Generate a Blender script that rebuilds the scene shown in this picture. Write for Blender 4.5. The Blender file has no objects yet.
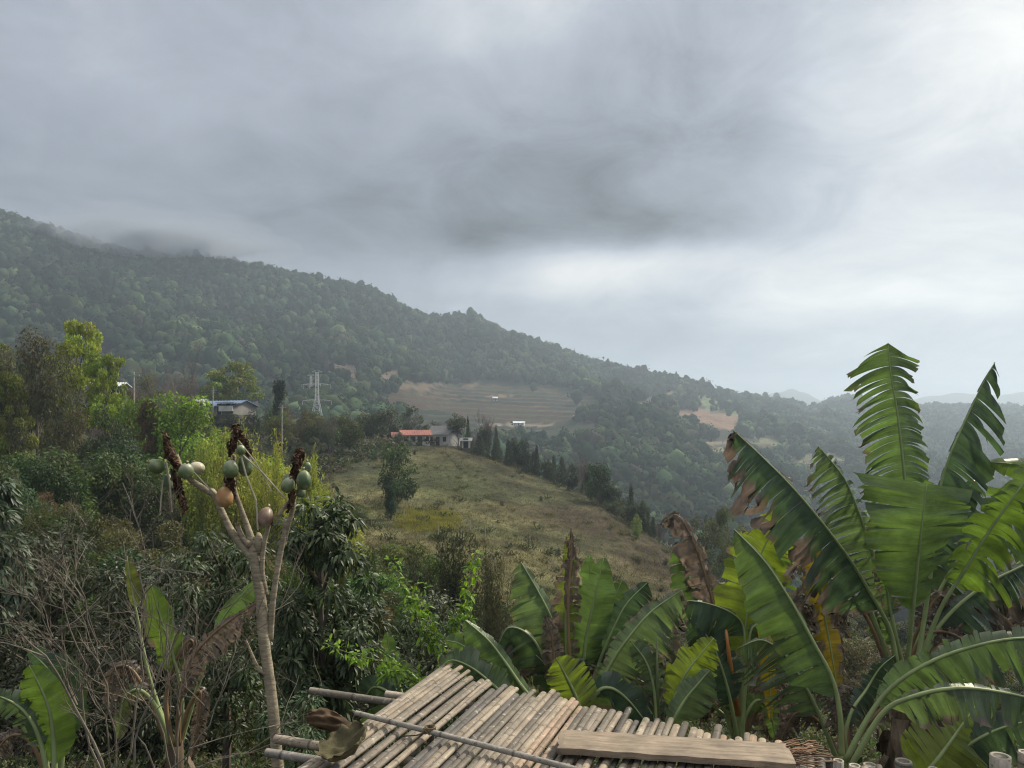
import bpy, math, random
import numpy as np
from mathutils import Vector, Matrix, noise as mn
random.seed(7); RNG = np.random.default_rng(7)
sc = bpy.context.scene
COL = sc.collection
R = math.radians
F = 745.0; CX = 512.0; HY = 430.0          # focal length, centre and eye-level row, in picture units

# ------------------------------------------------------------------ camera
cam = bpy.data.cameras.new('camera'); camo = bpy.data.objects.new('camera', cam); COL.objects.link(camo)
camo.location = (0, 0, 0); camo.rotation_euler = (R(90), 0, 0)
cam.sensor_width = 36; cam.lens = 36*F/1024; cam.shift_y = (HY-384)/1024
cam.clip_start = 0.05; cam.clip_end = 20000
sc.camera = camo
# ------------------------------------------------------------------ view
sc.view_settings.view_transform = 'Standard'; sc.view_settings.look = 'None'
sc.view_settings.exposure = 0.38; sc.view_settings.gamma = 1.0
cy = sc.cycles
cy.max_bounces = 6; cy.diffuse_bounces = 2; cy.glossy_bounces = 1; cy.transmission_bounces = 3
cy.volume_bounces = 1; cy.transparent_max_bounces = 6
cy.use_denoising = True; cy.filter_width = 1.15
# ------------------------------------------------------------------ world
SUN_AZ, SUN_EL = R(52), R(44)
wd = bpy.data.worlds.new('World'); sc.world = wd; wd.use_nodes = True
nt = wd.node_tree; nt.nodes.clear()
class NT:
    def __init__(s, t): s.t = t
    def n(s, typ, **k):
        nd = s.t.nodes.new(typ)
        for a, b in k.items(): setattr(nd, a, b)
        return nd
    def put(s, sock, v):
        if hasattr(v, 'is_output'): s.t.links.new(v, sock)
        else: sock.default_value = v
    def m(s, op, a, b=0.0, c=0.0, clamp=False):
        nd = s.n('ShaderNodeMath', operation=op); nd.use_clamp = clamp
        for i, v in enumerate((a, b, c)): s.put(nd.inputs[i], v)
        return nd.outputs[0]
    def vm(s, op, a, b=(0, 0, 0)):
        nd = s.n('ShaderNodeVectorMath', operation=op); s.put(nd.inputs[0], a)
        if op == 'SCALE': s.put(nd.inputs[3], b)
        else: s.put(nd.inputs[1], b)
        return nd.outputs['Value'] if op in ('LENGTH', 'DOT_PRODUCT') else nd.outputs[0]
    def noise(s, vec, scale, detail=4, rough=0.5, dist=0.0):
        nd = s.n('ShaderNodeTexNoise'); s.put(nd.inputs['Vector'], vec)
        nd.inputs['Scale'].default_value = scale; nd.inputs['Detail'].default_value = detail
        nd.inputs['Roughness'].default_value = rough; nd.inputs['Distortion'].default_value = dist
        return nd
    def mr(s, v, a, b, c=0.0, d=1.0, smooth=True):
        nd = s.n('ShaderNodeMapRange'); nd.interpolation_type = 'SMOOTHSTEP' if smooth else 'LINEAR'
        s.put(nd.inputs[0], v)
        for i, q in enumerate((a, b, c, d)): nd.inputs[i+1].default_value = q
        return nd.outputs[0]
    def ramp(s, v, stops):
        nd = s.n('ShaderNodeValToRGB'); s.put(nd.inputs[0], v); e = nd.color_ramp.elements
        while len(e) < len(stops): e.new(0.5)
        for q, (p, c) in zip(e, stops): q.position = p; q.color = (*c, 1)
        return nd.outputs[0]
    def mix(s, f, a, b, mode='MIX'):
        nd = s.n('ShaderNodeMix', data_type='RGBA', blend_type=mode)
        s.put(nd.inputs[0], f)
        for i, v in ((6, a), (7, b)):
            s.put(nd.inputs[i], v if hasattr(v, 'is_output') else (*v, 1))
        return nd.outputs[2]
    def sep(s, v):
        nd = s.n('ShaderNodeSeparateXYZ'); s.put(nd.inputs[0], v); return nd.outputs
    def comb(s, x, y, z):
        nd = s.n('ShaderNodeCombineXYZ')
        for i, v in enumerate((x, y, z)): s.put(nd.inputs[i], v)
        return nd.outputs[0]

w = NT(nt)
D = w.n('ShaderNodeTexCoord').outputs['Generated']
dx, dy, dz = w.sep(D)
az = w.m('ARCTAN2', dx, dy); el = w.m('ARCSINE', dz)
# cloud-plane coordinates (clouds flatten towards the horizon)
inv = w.m('DIVIDE', 1.0, w.m('ADD', w.m('MAXIMUM', dz, 0.0), 0.16))
pl = w.comb(w.m('MULTIPLY', dx, inv), w.m('MULTIPLY', dy, inv), 0.0)
warp = w.noise(pl, 1.3, 5, 0.55)
wsub = w.vm('SCALE', w.vm('SUBTRACT', warp.outputs['Color'], (0.5, 0.5, 0.5)), 0.16)
wx, wy, _ = w.sep(wsub)
azw = w.m('ADD', az, wx); elw = w.m('ADD', el, w.m('MULTIPLY', wy, 0.45))
def blob(px, py, sx, sy, amp):
    a0 = math.atan2(px-CX, F); e0 = math.atan2(HY-py, math.hypot(F, px-CX))
    a = w.m('MULTIPLY', w.m('SUBTRACT', azw, a0), F/sx); b = w.m('MULTIPLY', w.m('SUBTRACT', elw, e0), F/sy)
    q = w.m('ADD', w.m('MULTIPLY', a, a), w.m('MULTIPLY', b, b))
    return w.m('MULTIPLY', w.m('EXPONENT', w.m('MULTIPLY', q, -1.0)), amp)
b = w.m('ADD', 0.345, w.m('MULTIPLY', w.mr(az, -0.1, 0.75), 0.10))
for args in [(1000, 90, 170, 150, .16), (1040, 40, 90, 80, .12), (940, 125, 60, 30, .07), (880, 200, 130, 120, .07), (835, 110, 45, 40, .08), (960, 55, 60, 30, .10), (745, 70, 80, 60, -.05), (905, 60, 60, 25, -.04),
             (500, -10, 120, 50, .20), (475, 38, 40, 14, .09), (545, 4, 30, 26, .09), (600, 222, 200, 22, -.06), (690, 232, 90, 16, -.05), (610, 262, 160, 14, .05), (575, 282, 75, 26, .33), (560, 268, 150, 45, .10), (700, 262, 110, 26, .10), (790, 292, 90, 24, .19), (925, 292, 60, 16, .20), (850, 275, 200, 60, .07),
             (650, 185, 180, 65, -.17), (430, 190, 240, 60, -.11), (560, 225, 200, 22, -.07), (150, 215, 260, 40, -.02), (640, 60, 140, 55, -.03), (400, 238, 150, 30, -.05),
             (60, 30, 240, 80, .07), (420, 60, 90, 60, .04), (720, 385, 320, 45, .0), (1000, 290, 60, 40, .05)]:
    b = w.m('ADD', b, blob(*args))
fb = w.noise(pl, 2.2, 7, 0.58, 0.4)
fd = w.noise(w.comb(w.m('MULTIPLY', az, 1.0), w.m('MULTIPLY', el, 1.7), 0.0), 6.0, 8, 0.62, 0.9)
b = w.m('ADD', b, w.m('MULTIPLY', w.m('SUBTRACT', fd.outputs[0], 0.5), w.mr(az, -.6, .5, .18, .46)))
b = w.m('ADD', b, w.m('MULTIPLY', w.m('SUBTRACT', fb.outputs[0], 0.5), 0.32))
fc = w.noise(pl, 0.9, 3, 0.5)
b = w.m('ADD', b, w.m('MULTIPLY', w.m('SUBTRACT', fc.outputs[0], 0.5), 0.10))
b = w.m('ADD', b, w.m('MULTIPLY', w.mr(el, R(31), R(62)), 1.0))        # brighter overhead
b = w.m('MULTIPLY', b, w.mr(el, R(-6), R(0), 0.12, 1.0))                  # dark land below the horizon
cc = w.ramp(w.m('MULTIPLY', b, 0.425), [(0.0, (0, 0, 0)), (0.12, (.205, .226, .270)), (0.18, (.305, .333, .385)), (0.26, (.49, .51, .535)), (0.35, (.71, .705, .68)), (0.46, (.90, .88, .82)), (1.0, (1.6, 1.62, 1.66))])
for nd in nt.nodes:
    pass
sky = w.n('ShaderNodeTexSky', sky_type='NISHITA'); sky.sun_disc = False
sky.sun_elevation = SUN_EL; sky.sun_rotation = SUN_AZ; sky.air_density = 1.2; sky.dust_density = 2.0; sky.altitude = 900
bg1 = w.n('ShaderNodeBackground'); w.put(bg1.inputs[0], sky.outputs[0]); bg1.inputs[1].default_value = 0.11
bg2 = w.n('ShaderNodeBackground'); w.put(bg2.inputs[0], cc); bg2.inputs[1].default_value = 1.0
mx = w.n('ShaderNodeMixShader'); w.put(mx.inputs[0], w.m('MULTIPLY', w.mr(el, R(-2), R(4), 0, 1), w.mr(fb.outputs[0], 0.62, 0.75, 0.04, 0.22)))
nt.links.new(bg2.outputs[0], mx.inputs[1]); nt.links.new(bg1.outputs[0], mx.inputs[2])
out = w.n('ShaderNodeOutputWorld'); nt.links.new(mx.outputs[0], out.inputs[0])
# ------------------------------------------------------------------ sun (behind thin cloud, from the right)
sl = bpy.data.lights.new('sun', 'SUN'); so = bpy.data.objects.new('sun', sl); COL.objects.link(so)
sl.energy = 4.2; sl.angle = R(9); sl.color = (1, .90, .73)
sd = Vector((math.sin(SUN_AZ)*math.cos(SUN_EL), math.cos(SUN_AZ)*math.cos(SUN_EL), math.sin(SUN_EL)))
so.rotation_euler = sd.to_track_quat('Z', 'Y').to_euler()

# ------------------------------------------------------------------ helpers
def P(px, py, Y): return Vector(((px-CX)/F*Y, Y, (HY-py)/F*Y))
def tag(o, label=None, cat=None, group=None, kind=None):
    if label: o['label'] = label
    if cat: o['category'] = cat
    if group: o['group'] = group
    if kind: o['kind'] = kind
    return o
def empty(name, loc, label, cat, group=None):
    o = bpy.data.objects.new(name, None); o.empty_display_size = 0.3; COL.objects.link(o); o.location = loc
    return tag(o, label, cat, group)
def mesh_np(name, V, Fc, mats, C=None, UV=None, smooth=False, mi=None):
    """V (n,3), Fc (m,k) faces all with k corners, C (n,3) colours, UV (n,2) per vertex"""
    me = bpy.data.meshes.new(name); V = np.asarray(V, np.float32); Fc = np.asarray(Fc, np.int32)
    me.vertices.add(len(V)); me.vertices.foreach_set('co', V.ravel())
    k = Fc.shape[1]; me.loops.add(Fc.size); me.loops.foreach_set('vertex_index', Fc.ravel())
    me.polygons.add(len(Fc)); me.polygons.foreach_set('loop_start', np.arange(len(Fc), dtype=np.int32)*k)
    me.polygons.foreach_set('loop_total', np.full(len(Fc), k, np.int32))
    if mi is not None: me.polygons.foreach_set('material_index', np.asarray(mi, np.int32))
    me.polygons.foreach_set('use_smooth', np.full(len(Fc), smooth))
    if C is not None:
        a = me.color_attributes.new('Col', 'FLOAT_COLOR', 'POINT')
        c4 = np.ones((len(V), 4), np.float32); c4[:, :3] = C; a.data.foreach_set('color', c4.ravel())
    if UV is not None:
        u = me.uv_layers.new(name='UVMap'); u.data.foreach_set('uv', np.asarray(UV, np.float32)[Fc.ravel()].ravel())
    me.update(calc_edges=True)
    for m in (mats if isinstance(mats, (list, tuple)) else [mats]): me.materials.append(m)
    return me
def obj(name, me, parent=None, loc=None):
    o = bpy.data.objects.new(name, me); COL.objects.link(o)
    if loc is not None: o.location = loc
    if parent is not None: o.parent = parent
    return o
def hashcol(n, a, b): return RNG.uniform(a, b, (n, 1))
class Q:
    """collects quads with colour and uv"""
    def __init__(s): s.V = []; s.F = []; s.C = []; s.U = []; s.n = 0
    def add(s, V, Fc, C, U=None):
        V = np.asarray(V, float).reshape(-1, 3); n = len(V)
        s.V.append(V); s.F.append(np.asarray(Fc, int)+s.n); s.C.append(np.broadcast_to(np.asarray(C, float), (n, 3)))
        s.U.append(np.zeros((n, 2)) if U is None else np.asarray(U, float)); s.n += n
    def tube(s, pts, rad, C, k=7, cap=True, vs=1.0):
        pts = [Vector(p) for p in pts]; n = len(pts)
        if not hasattr(rad, '__len__'): rad = [rad]*n
        V = []; U = []; up = Vector((0.13, -0.9, 0.37)); L = 0.0; pa = None
        for i, p in enumerate(pts):
            t = (pts[min(i+1, n-1)]-pts[max(i-1, 0)]); t = t.normalized() if t.length > 1e-9 else Vector((0, 0, 1))
            if pa is None:
                a = t.cross(up); a = a.normalized() if a.length > 1e-3 else t.orthogonal().normalized()
            else:
                a = pa - t*pa.dot(t); a = a.normalized() if a.length > 1e-6 else t.orthogonal().normalized()
            pa = a; c = t.cross(a)
            if i: L += (pts[i]-pts[i-1]).length
            for j in range(k):
                g = 2*math.pi*j/k
                V.append(p + (a*math.cos(g)+c*math.sin(g))*rad[i]); U.append((j/k, L*vs))
        Fc = [(i*k+j, i*k+(j+1) % k, (i+1)*k+(j+1) % k, (i+1)*k+j) for i in range(n-1) for j in range(k)]
        if cap:
            for e, rev in ((0, True), (n-1, False)):
                b0 = len(V); V.append(pts[e]); U.append((0.5, L*vs if e else 0))
                for j in range(0, k):
                    f = (e*k+j, e*k+(j+1) % k, b0, b0)
                    # degenerate quads avoided: split ring in quads via duplicated centre
                    V.append(pts[e]); U.append((0.5, 0)); f = (e*k+j, e*k+(j+1) % k, b0, len(V)-1)
                    Fc.append(f[::-1] if rev else f)
        s.add([tuple(v) for v in V], Fc, C, U)
    def build(s, name, mats, parent=None, smooth=False, loc=None, mi=None):
        me = mesh_np(name, np.concatenate(s.V), np.concatenate(s.F), mats, np.concatenate(s.C), np.concatenate(s.U), smooth, mi)
        return obj(name, me, parent, loc)
def leaves_np(Pn, Dn, Nn, Ln, Wn, col, U=None):
    """n leaves as 4-corner blades: positions, direction, normal, length, width"""
    n = len(Pn)
    S = np.cross(Dn, Nn); S /= np.linalg.norm(S, axis=1, keepdims=True)+1e-9
    L = np.asarray(Ln).reshape(-1, 1); W = np.asarray(Wn).reshape(-1, 1)
    V = np.stack([Pn, Pn+Dn*L*.45+S*W*.5+Nn*L*.06, Pn+Dn*L, Pn+Dn*L*.45-S*W*.5+Nn*L*.06], 1).reshape(-1, 3)
    Fc = np.arange(4*n).reshape(n, 4)
    return V, Fc, np.repeat(col, 4, axis=0)
def unit(n):
    v = RNG.normal(size=(n, 3)); return v/np.linalg.norm(v, axis=1, keepdims=True)

# ------------------------------------------------------------------ materials
def mat(name): 
    m = bpy.data.materials.new(name); m.use_nodes = True; m.node_tree.nodes.clear(); return m, NT(m.node_tree)
def out_to(w, sh):
    o = w.n('ShaderNodeOutputMaterial'); w.t.links.new(sh, o.inputs[0]); return o
def foliage_mat(name, trans=0.35, rough=0.6, spec=0.25, tint=(1.25, 1.35, .6), vary=0.5, nscale=0.6):
    m, w = mat(name)
    c = w.n('ShaderNodeVertexColor', layer_name='Col').outputs[0]
    g = w.n('ShaderNodeNewGeometry')
    nz = w.noise(g.outputs['Position'], nscale, 3)
    f = w.mr(nz.outputs[0], .3, .7, 1-vary, 1+vary*.7, False)
    rnd = w.mr(g.outputs['Random Per Island'], 0, 1, .72, 1.3, False)
    c = w.mix(1.0, c, w.comb(w.m('MULTIPLY', f, rnd), w.m('MULTIPLY', f, rnd), w.m('MULTIPLY', f, rnd)), 'MULTIPLY')
    p = w.n('ShaderNodeBsdfPrincipled'); w.put(p.inputs['Base Color'], c); p.inputs['Roughness'].default_value = rough
    p.inputs['Specular IOR Level'].default_value = spec
    sh = p.outputs[0]
    if trans > 0:
        t = w.n('ShaderNodeBsdfTranslucent'); w.put(t.inputs[0], w.mix(1.0, c, tint, 'MULTIPLY'))
        x = w.n('ShaderNodeMixShader'); x.inputs[0].default_value = trans
        w.t.links.new(sh, x.inputs[1]); w.t.links.new(t.outputs[0], x.inputs[2]); sh = x.outputs[0]
    out_to(w, sh); return m
def bark_mat(name, rough=0.85, scale=9.0, vary=.45, bump=.4, spec=.2, stretch=(1, 1, .25)):
    m, w = mat(name)
    c = w.n('ShaderNodeVertexColor', layer_name='Col').outputs[0]
    pos = w.n('ShaderNodeNewGeometry').outputs['Position']
    st = w.vm('MULTIPLY', pos, stretch)
    n1 = w.noise(st, scale, 6, .65); n2 = w.noise(pos, scale*.25, 3)
    f = w.m('MULTIPLY', w.mr(n1.outputs[0], .3, .7, 1-vary, 1+vary*.6, False), w.mr(n2.outputs[0], .3, .7, .75, 1.2, False))
    c = w.mix(1.0, c, w.comb(f, f, f), 'MULTIPLY')
    p = w.n('ShaderNodeBsdfPrincipled'); w.put(p.inputs['Base Color'], c); p.inputs['Roughness'].default_value = rough
    p.inputs['Specular IOR Level'].default_value = spec
    b = w.n('ShaderNodeBump'); b.inputs['Strength'].default_value = bump; b.inputs['Distance'].default_value = .02
    w.put(b.inputs['Height'], n1.outputs[0]); w.put(p.inputs['Normal'], b.outputs[0])
    out_to(w, p.outputs[0]); return m
M_FOL = foliage_mat('foliage'); M_FAR = foliage_mat('far_foliage', trans=.08, rough=.95, spec=.04, vary=.35, nscale=.12)
M_BARK = bark_mat('bark')
def plain(name, col, rough=.7, metal=0.0, spec=.3, vary=.2, scale=3.0):
    m, w = mat(name); pos = w.n('ShaderNodeTexCoord').outputs['Object']
    nz = w.noise(pos, scale, 5, .6); f = w.mr(nz.outputs[0], .3, .7, 1-vary, 1+vary, False)
    p = w.n('ShaderNodeBsdfPrincipled'); w.put(p.inputs['Base Color'], w.mix(1.0, col, w.comb(f, f, f), 'MULTIPLY'))
    p.inputs['Roughness'].default_value = rough; p.inputs['Metallic'].default_value = metal; p.inputs['Specular IOR Level'].default_value = spec
    out_to(w, p.outputs[0]); return m

# ------------------------------------------------------------------ terrain
def lay(Ys, pys): return Ys, pys
KX = [-400, 0, 100, 200, 300, 400, 450, 520, 600, 660, 720, 800, 900, 1024, 1400]
def tb(*v): return list(v)
YC = tb(70, 95, 120, 150, 158, 160, 158, 150, 130, 112, 98, 84, 76, 70, 60)
PC = tb(400, 402, 410, 419, 433, 442, 446, 470, 503, 545, 585, 615, 640, 650, 660)
LAY = [
 (0.6, None, -2.4), (3.0, None, -3.0), (8.0, None, -4.9), (20., None, -8.6),
 ([38]*15, tb(600, 605, 610, 612, 625, 640, 645, 655, 665, 675, 690, 700, 705, 710, 715), 0),
 ([y*.62 for y in YC], tb(500, 515, 515, 510, 502, 505, 510, 530, 570, 605, 635, 655, 680, 690, 700), 0),
 (YC, PC, 0),
 ([y*1.3 for y in YC], [p+26 for p in PC], 0),
 ([260]*15, tb(450, 455, 460, 470, 480, 500, 515, 540, 560, 575, 590, 605, 620, 630, 650), 0),
 ([360]*15, tb(410, 420, 423, 428, 435, 445, 455, 490, 515, 530, 545, 560, 580, 600, 620), 0),
 (tb(420, 450, 450, 450, 460, 470, 470, 470, 470, 480, 490, 500, 500, 500, 500), tb(360, 375, 385, 395, 408, 424, 428, 445, 455, 475, 495, 520, 540, 560, 580), 0),
 (tb(520, 540, 540, 550, 560, 580, 580, 580, 580, 590, 600, 620, 620, 620, 620), tb(300, 320, 335, 350, 375, 395, 408, 418, 412, 420, 445, 470, 490, 505, 520), 0),
 (tb(600, 640, 660, 680, 700, 740, 760, 770, 770, 780, 800, 820, 850, 900, 900), tb(250, 272, 290, 305, 330, 362, 382, 386, 398, 408, 420, 440, 452, 465, 480), 0),
 None,
 ([1750, 1750, 1800, 1850, 1950, 2050, 2100, 2150, 2250, 2300, 2350, 2400, 2500, 2600, 2600], [p for p in tb(330, 330, 340, 350, 360, 380, 385, 392, 405, 415, 430, 432, 432, 432, 432)], 0),
 ([3000]*15, [428]*15, 0),
]
RKX = [-400, 0, 30, 60, 100, 150, 210, 250, 300, 345, 385, 410, 430, 470, 485, 500, 530, 560, 600, 640, 680, 720, 760, 800, 808, 816, 830, 850, 880, 920, 960, 1024, 1200, 1400]
RPY = [205, 224, 231, 241, 252, 264, 268, 276, 286, 294, 306, 319, 325, 322, 328, 337, 347, 357, 371, 381, 390, 399, 407, 411, 417, 414, 406, 402, 406, 410, 411, 412, 406, 402]
RYY = [640, 780, 790, 800, 820, 840, 860, 880, 900, 920, 950, 960, 980, 1010, 1020, 1030, 1060, 1090, 1130, 1180, 1260, 1350, 1450, 1550, 1580, 1640, 1680, 1700, 1700, 1700, 1700, 1700, 1650, 1600]
FKX = [-400, 0, 740, 760, 775, 790, 805, 820, 850, 900, 925, 950, 975, 1000, 1024, 1100, 1400]
FPY = [405, 405, 405, 401, 394, 388, 393, 402, 408, 402, 397, 393, 394, 396, 391, 396, 398]
xs_in = np.arange(-60, 1090, 4.0)
xs = np.concatenate([[-4000, -3000, -2200, -1600, -1200, -900, -700, -500, -400, -300, -220, -150, -100], xs_in, [1110, 1140, 1180, 1240, 1320, 1420, 1600, 1800, 2100, 2600, 3200, 4200, 5000]])
Ysamp = np.concatenate([np.geomspace(.6, 250, 190), np.geomspace(254, 1800, 230), np.geomspace(1830, 4200, 40)])
ctrlY = []; ctrlZ = []
for L in LAY:
    if L is None:
        Yv = np.interp(xs, RKX, RYY); pv = np.interp(xs, RKX, RPY); ctrlY.append(Yv); ctrlZ.append((HY-pv)/F*Yv); continue
    a, p, z = L
    if p is None: ctrlY.append(np.full(len(xs), a)); ctrlZ.append(np.full(len(xs), z)); continue
    Yv = np.interp(xs, KX, a); pv = np.interp(xs, KX, p); ctrlY.append(Yv); ctrlZ.append((HY-pv)/F*Yv)
ctrlY.append(np.full(len(xs), 3500.)); ctrlZ.append((HY-np.interp(xs, FKX, FPY))/F*3500)
ctrlY.append(np.full(len(xs), 4300.)); ctrlZ.append(np.full(len(xs), -20.))
ctrlY = np.array(ctrlY); ctrlZ = np.array(ctrlZ)
def smooth_interp(xv, X, Z):
    # monotone-ish cubic (Fritsch-Carlson) interpolation
    h = np.diff(X); d = np.diff(Z)/h; m = np.zeros(len(X)); m[0] = d[0]; m[-1] = d[-1]
    for i in range(1, len(X)-1):
        if d[i-1]*d[i] > 0: m[i] = 2*d[i-1]*d[i]/(d[i-1]+d[i])
    i = np.clip(np.searchsorted(X, xv)-1, 0, len(X)-2); t = (xv-X[i])/h[i]
    return ((1+2*t)*(1-t)**2*Z[i]+t*(1-t)**2*h[i]*m[i]+t*t*(3-2*t)*Z[i+1]+t*t*(t-1)*h[i]*m[i+1])
Zg = np.zeros((len(Ysamp), len(xs)))
for j in range(len(xs)): Zg[:, j] = smooth_interp(Ysamp, ctrlY[:, j], ctrlZ[:, j])
Xw = (xs[None, :]-CX)/F*Ysamp[:, None]; Yw = np.repeat(Ysamp[:, None], len(xs), 1)
ridge = np.interp(xs, RKX, RYY)
for i in range(len(Ysamp)):
    Yv = Ysamp[i]
    for j in range(len(xs)):
        X = Xw[i, j]; a = 0.
        if Yv > 230:
            dr = abs(Yv-ridge[j])/ridge[j]; k = min(1, dr*5+.12)
            a += 20*k*min(1, (Yv-230)/250)*(mn.noise((X/130, Yv/170, 3.3)))+5*k*min(1, (Yv-230)/100)*mn.noise((X/40, Yv/50, 1.3))
        if Yv < 260: a += min(1, Yv/40)*(1.0*mn.noise((X/14, Yv/14, .3))+.35*mn.noise((X/4, Yv/4, 7.3)))*(0.35 if Yv > .8*YC[0] else 1)
        Zg[i, j] += a
from bisect import bisect_left
lY = np.log(Ysamp)
def zt(px, Y):
    """ground height at picture column px and depth Y"""
    j = float(np.interp(px, xs, np.arange(len(xs)))); i = float(np.interp(math.log(Y), lY, np.arange(len(Ysamp))))
    j0 = min(int(j), len(xs)-2); i0 = min(int(i), len(Ysamp)-2); u = j-j0; v = i-i0
    return (Zg[i0, j0]*(1-u)+Zg[i0, j0+1]*u)*(1-v)+(Zg[i0+1, j0]*(1-u)+Zg[i0+1, j0+1]*u)*v
def zt_np(px, Y):
    j = np.interp(px, xs, np.arange(len(xs))); i = np.interp(np.log(Y), lY, np.arange(len(Ysamp)))
    j0 = np.minimum(j.astype(int), len(xs)-2); i0 = np.minimum(i.astype(int), len(Ysamp)-2); u = j-j0; v = i-i0
    return (Zg[i0, j0]*(1-u)+Zg[i0, j0+1]*u)*(1-v)+(Zg[i0+1, j0]*(1-u)+Zg[i0+1, j0+1]*u)*v
PYg = HY-F*Zg/Ysamp[:, None]
PX_ = np.repeat(xs[None, :], len(Ysamp), 0)
ter = (((PX_-490)/112)**2+((PYg-407)/24)**2 < 1+.3*np.sin(PX_*.13)) & (Yw > 330) & (Yw < 900)
ter |= (((PX_-735)/60)**2+((PYg-450)/14)**2 < 1+.3*np.sin(PX_*.2)) & (Yw > 330) & (Yw < 900)
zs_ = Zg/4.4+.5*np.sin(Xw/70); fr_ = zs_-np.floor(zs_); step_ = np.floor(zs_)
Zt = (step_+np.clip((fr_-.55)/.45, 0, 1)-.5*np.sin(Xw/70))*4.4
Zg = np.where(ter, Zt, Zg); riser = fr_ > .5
PYg = HY-F*Zg/Ysamp[:, None]
HZ = np.minimum.accumulate(np.vstack([np.full((1, len(xs)), 900.), PYg[:-1]]), 0)   # horizon so far, per column
def hz_np(px, Y):
    j = np.clip(np.round(np.interp(px, xs, np.arange(len(xs)))).astype(int), 0, len(xs)-1)
    i = np.clip(np.interp(np.log(Y), lY, np.arange(len(Ysamp))).astype(int), 0, len(Ysamp)-1)
    return HZ[i, j]
# bare-soil marks: terraces and road cuts on the far slopes (picture column, row, half sizes, tilt, colour id)
SOIL = [(470, 402, 62, 13, 0.02, 1), (455, 388, 60, 5, .02, 1), (505, 396, 20, 1.2, 0, 2), (520, 425, 40, 1.0, 0, 3),
        (650, 402, 22, 4, -.28, 2), (668, 396, 8, 4, -.2, 2), (706, 416, 40, 7, .06, 2), (720, 424, 24, 6, .1, 2), (735, 412, 32, 3, .1, 5), (720, 402, 30, 7, .2, 5), (735, 444, 32, 2, .03, 3), (790, 466, 30, 2, .02, 3), (740, 452, 30, 4, .05, 4), (800, 412, 4, 3, 0, 4),
        (355, 372, 60, 8, .12, 6), (700, 450, 22, 2, .1, 4), (640, 424, 26, 2, .1, 4), (770, 440, 30, 6, 0, 4), (820, 458, 30, 6, 0, 4), (300, 385, 60, 6, .08, 6)]
SCOL = {1: (.105, .080, .055), 2: (.165, .105, .07), 3: (.18, .15, .11), 4: (.15, .15, .085), 5: (.10, .13, .06), 6: (.10, .075, .06)}
def soil_at(px, py, Y):
    """returns colour id array for points on the far slopes"""
    r = np.zeros(px.shape, int)
    for (cx, cy_, sx, sy, tl, c) in SOIL:
        dxp = px-cx; dyp = py-cy_-tl*dxp
        wob = 1+.35*np.sin(px*.35+cy_)+.2*np.sin(px*.9+py)
        q = (dxp/sx)**2+(dyp/sy)**2
        r = np.where((q < wob) & (Y > 330) & (Y < 1700), c, r)
    return r
PXg = np.repeat(xs[None, :], len(Ysamp), 0)
YY = Yw
base = np.zeros((len(Ysamp), len(xs), 3)); base[:] = (.045, .05, .028)
base[YY > 230] = (.022, .030, .018)  # far ground darkened to paint the shade in gaps between crowns
sid = soil_at(PXg, PYg, YY)
for k, c in SCOL.items(): base[sid == k] = c
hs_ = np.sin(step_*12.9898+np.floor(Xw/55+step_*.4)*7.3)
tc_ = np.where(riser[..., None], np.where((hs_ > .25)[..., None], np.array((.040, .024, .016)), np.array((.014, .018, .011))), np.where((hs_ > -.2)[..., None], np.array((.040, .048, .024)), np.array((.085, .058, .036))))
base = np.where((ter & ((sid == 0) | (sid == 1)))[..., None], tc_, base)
ycr = np.interp(PXg, KX, YC)
def field_mask(px, Y):
    yc = np.interp(px, KX, YC)
    lo = np.interp(px, [270, 300, 330, 400, 500, 600, 680, 760], [148, 95, 62, 52, 48, 48, 50, 58])
    return (Y > lo) & (Y < yc*np.interp(px, [300, 380, 400, 430, 470], [.70, .78, .84, .97, 1.02])) & (px > 285) & (px < 770)
fm = field_mask(PXg, YY)
nz1 = np.array([[mn.noise((Xw[i, j]/16, Yw[i, j]/16, 5.)) for j in range(len(xs))] for i in range(len(Ysamp))])
nz2 = np.array([[mn.noise((Xw[i, j]/5, Yw[i, j]/5, 9.)) for j in range(len(xs))] for i in range(len(Ysamp))])
t = np.clip((PYg-(445+(PXg-450)*.62))/45, 0, 1)          # brown stubble high on the spur, yellow grass lower
fieldc = (1-t)[..., None]*np.array((.095, .068, .048))+t[..., None]*np.array((.20, .17, .085))
gr = np.exp(-((PXg-450)/60)**2-((PYg-480)/26)**2)[..., None]*.8
fieldc = fieldc*(1-gr)+np.array((.085, .10, .045))*gr
lf = np.clip((360-PXg)/60, 0, 1)[..., None]*.6; fieldc = fieldc*(1-lf)+np.array((.15, .105, .07))*lf
gg = np.clip(nz1*1.6+.1, 0, .6)[..., None]; fieldc = fieldc*(1-gg)+np.array((.095, .105, .050))*gg
fieldc = fieldc*np.array([.92, 1.0, .95])*(.60+.38*nz2[..., None])
base = np.where(fm[..., None], fieldc, base)
base = base*(1+.35*nz2[..., None])
nr, nc = Zg.shape
V = np.stack([Xw, Yw, Zg], -1).reshape(-1, 3)
ii, jj = np.meshgrid(np.arange(nr-1), np.arange(nc-1), indexing='ij')
Fc = np.stack([ii*nc+jj, ii*nc+jj+1, (ii+1)*nc+jj+1, (ii+1)*nc+jj], -1).reshape(-1, 4)
m, w = mat('ground_soil')
c = w.n('ShaderNodeVertexColor', layer_name='Col').outputs[0]; pos = w.n('ShaderNodeNewGeometry').outputs['Position']
n1 = w.noise(pos, .9, 8, .7); n2 = w.noise(w.vm('MULTIPLY', pos, (1, 1, 2.0)), .12, 5, .6)
f = w.m('MULTIPLY', w.mr(n1.outputs[0], .3, .7, .45, 1.5, False), w.mr(n2.outputs[0], .3, .7, .75, 1.25, False))
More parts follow.
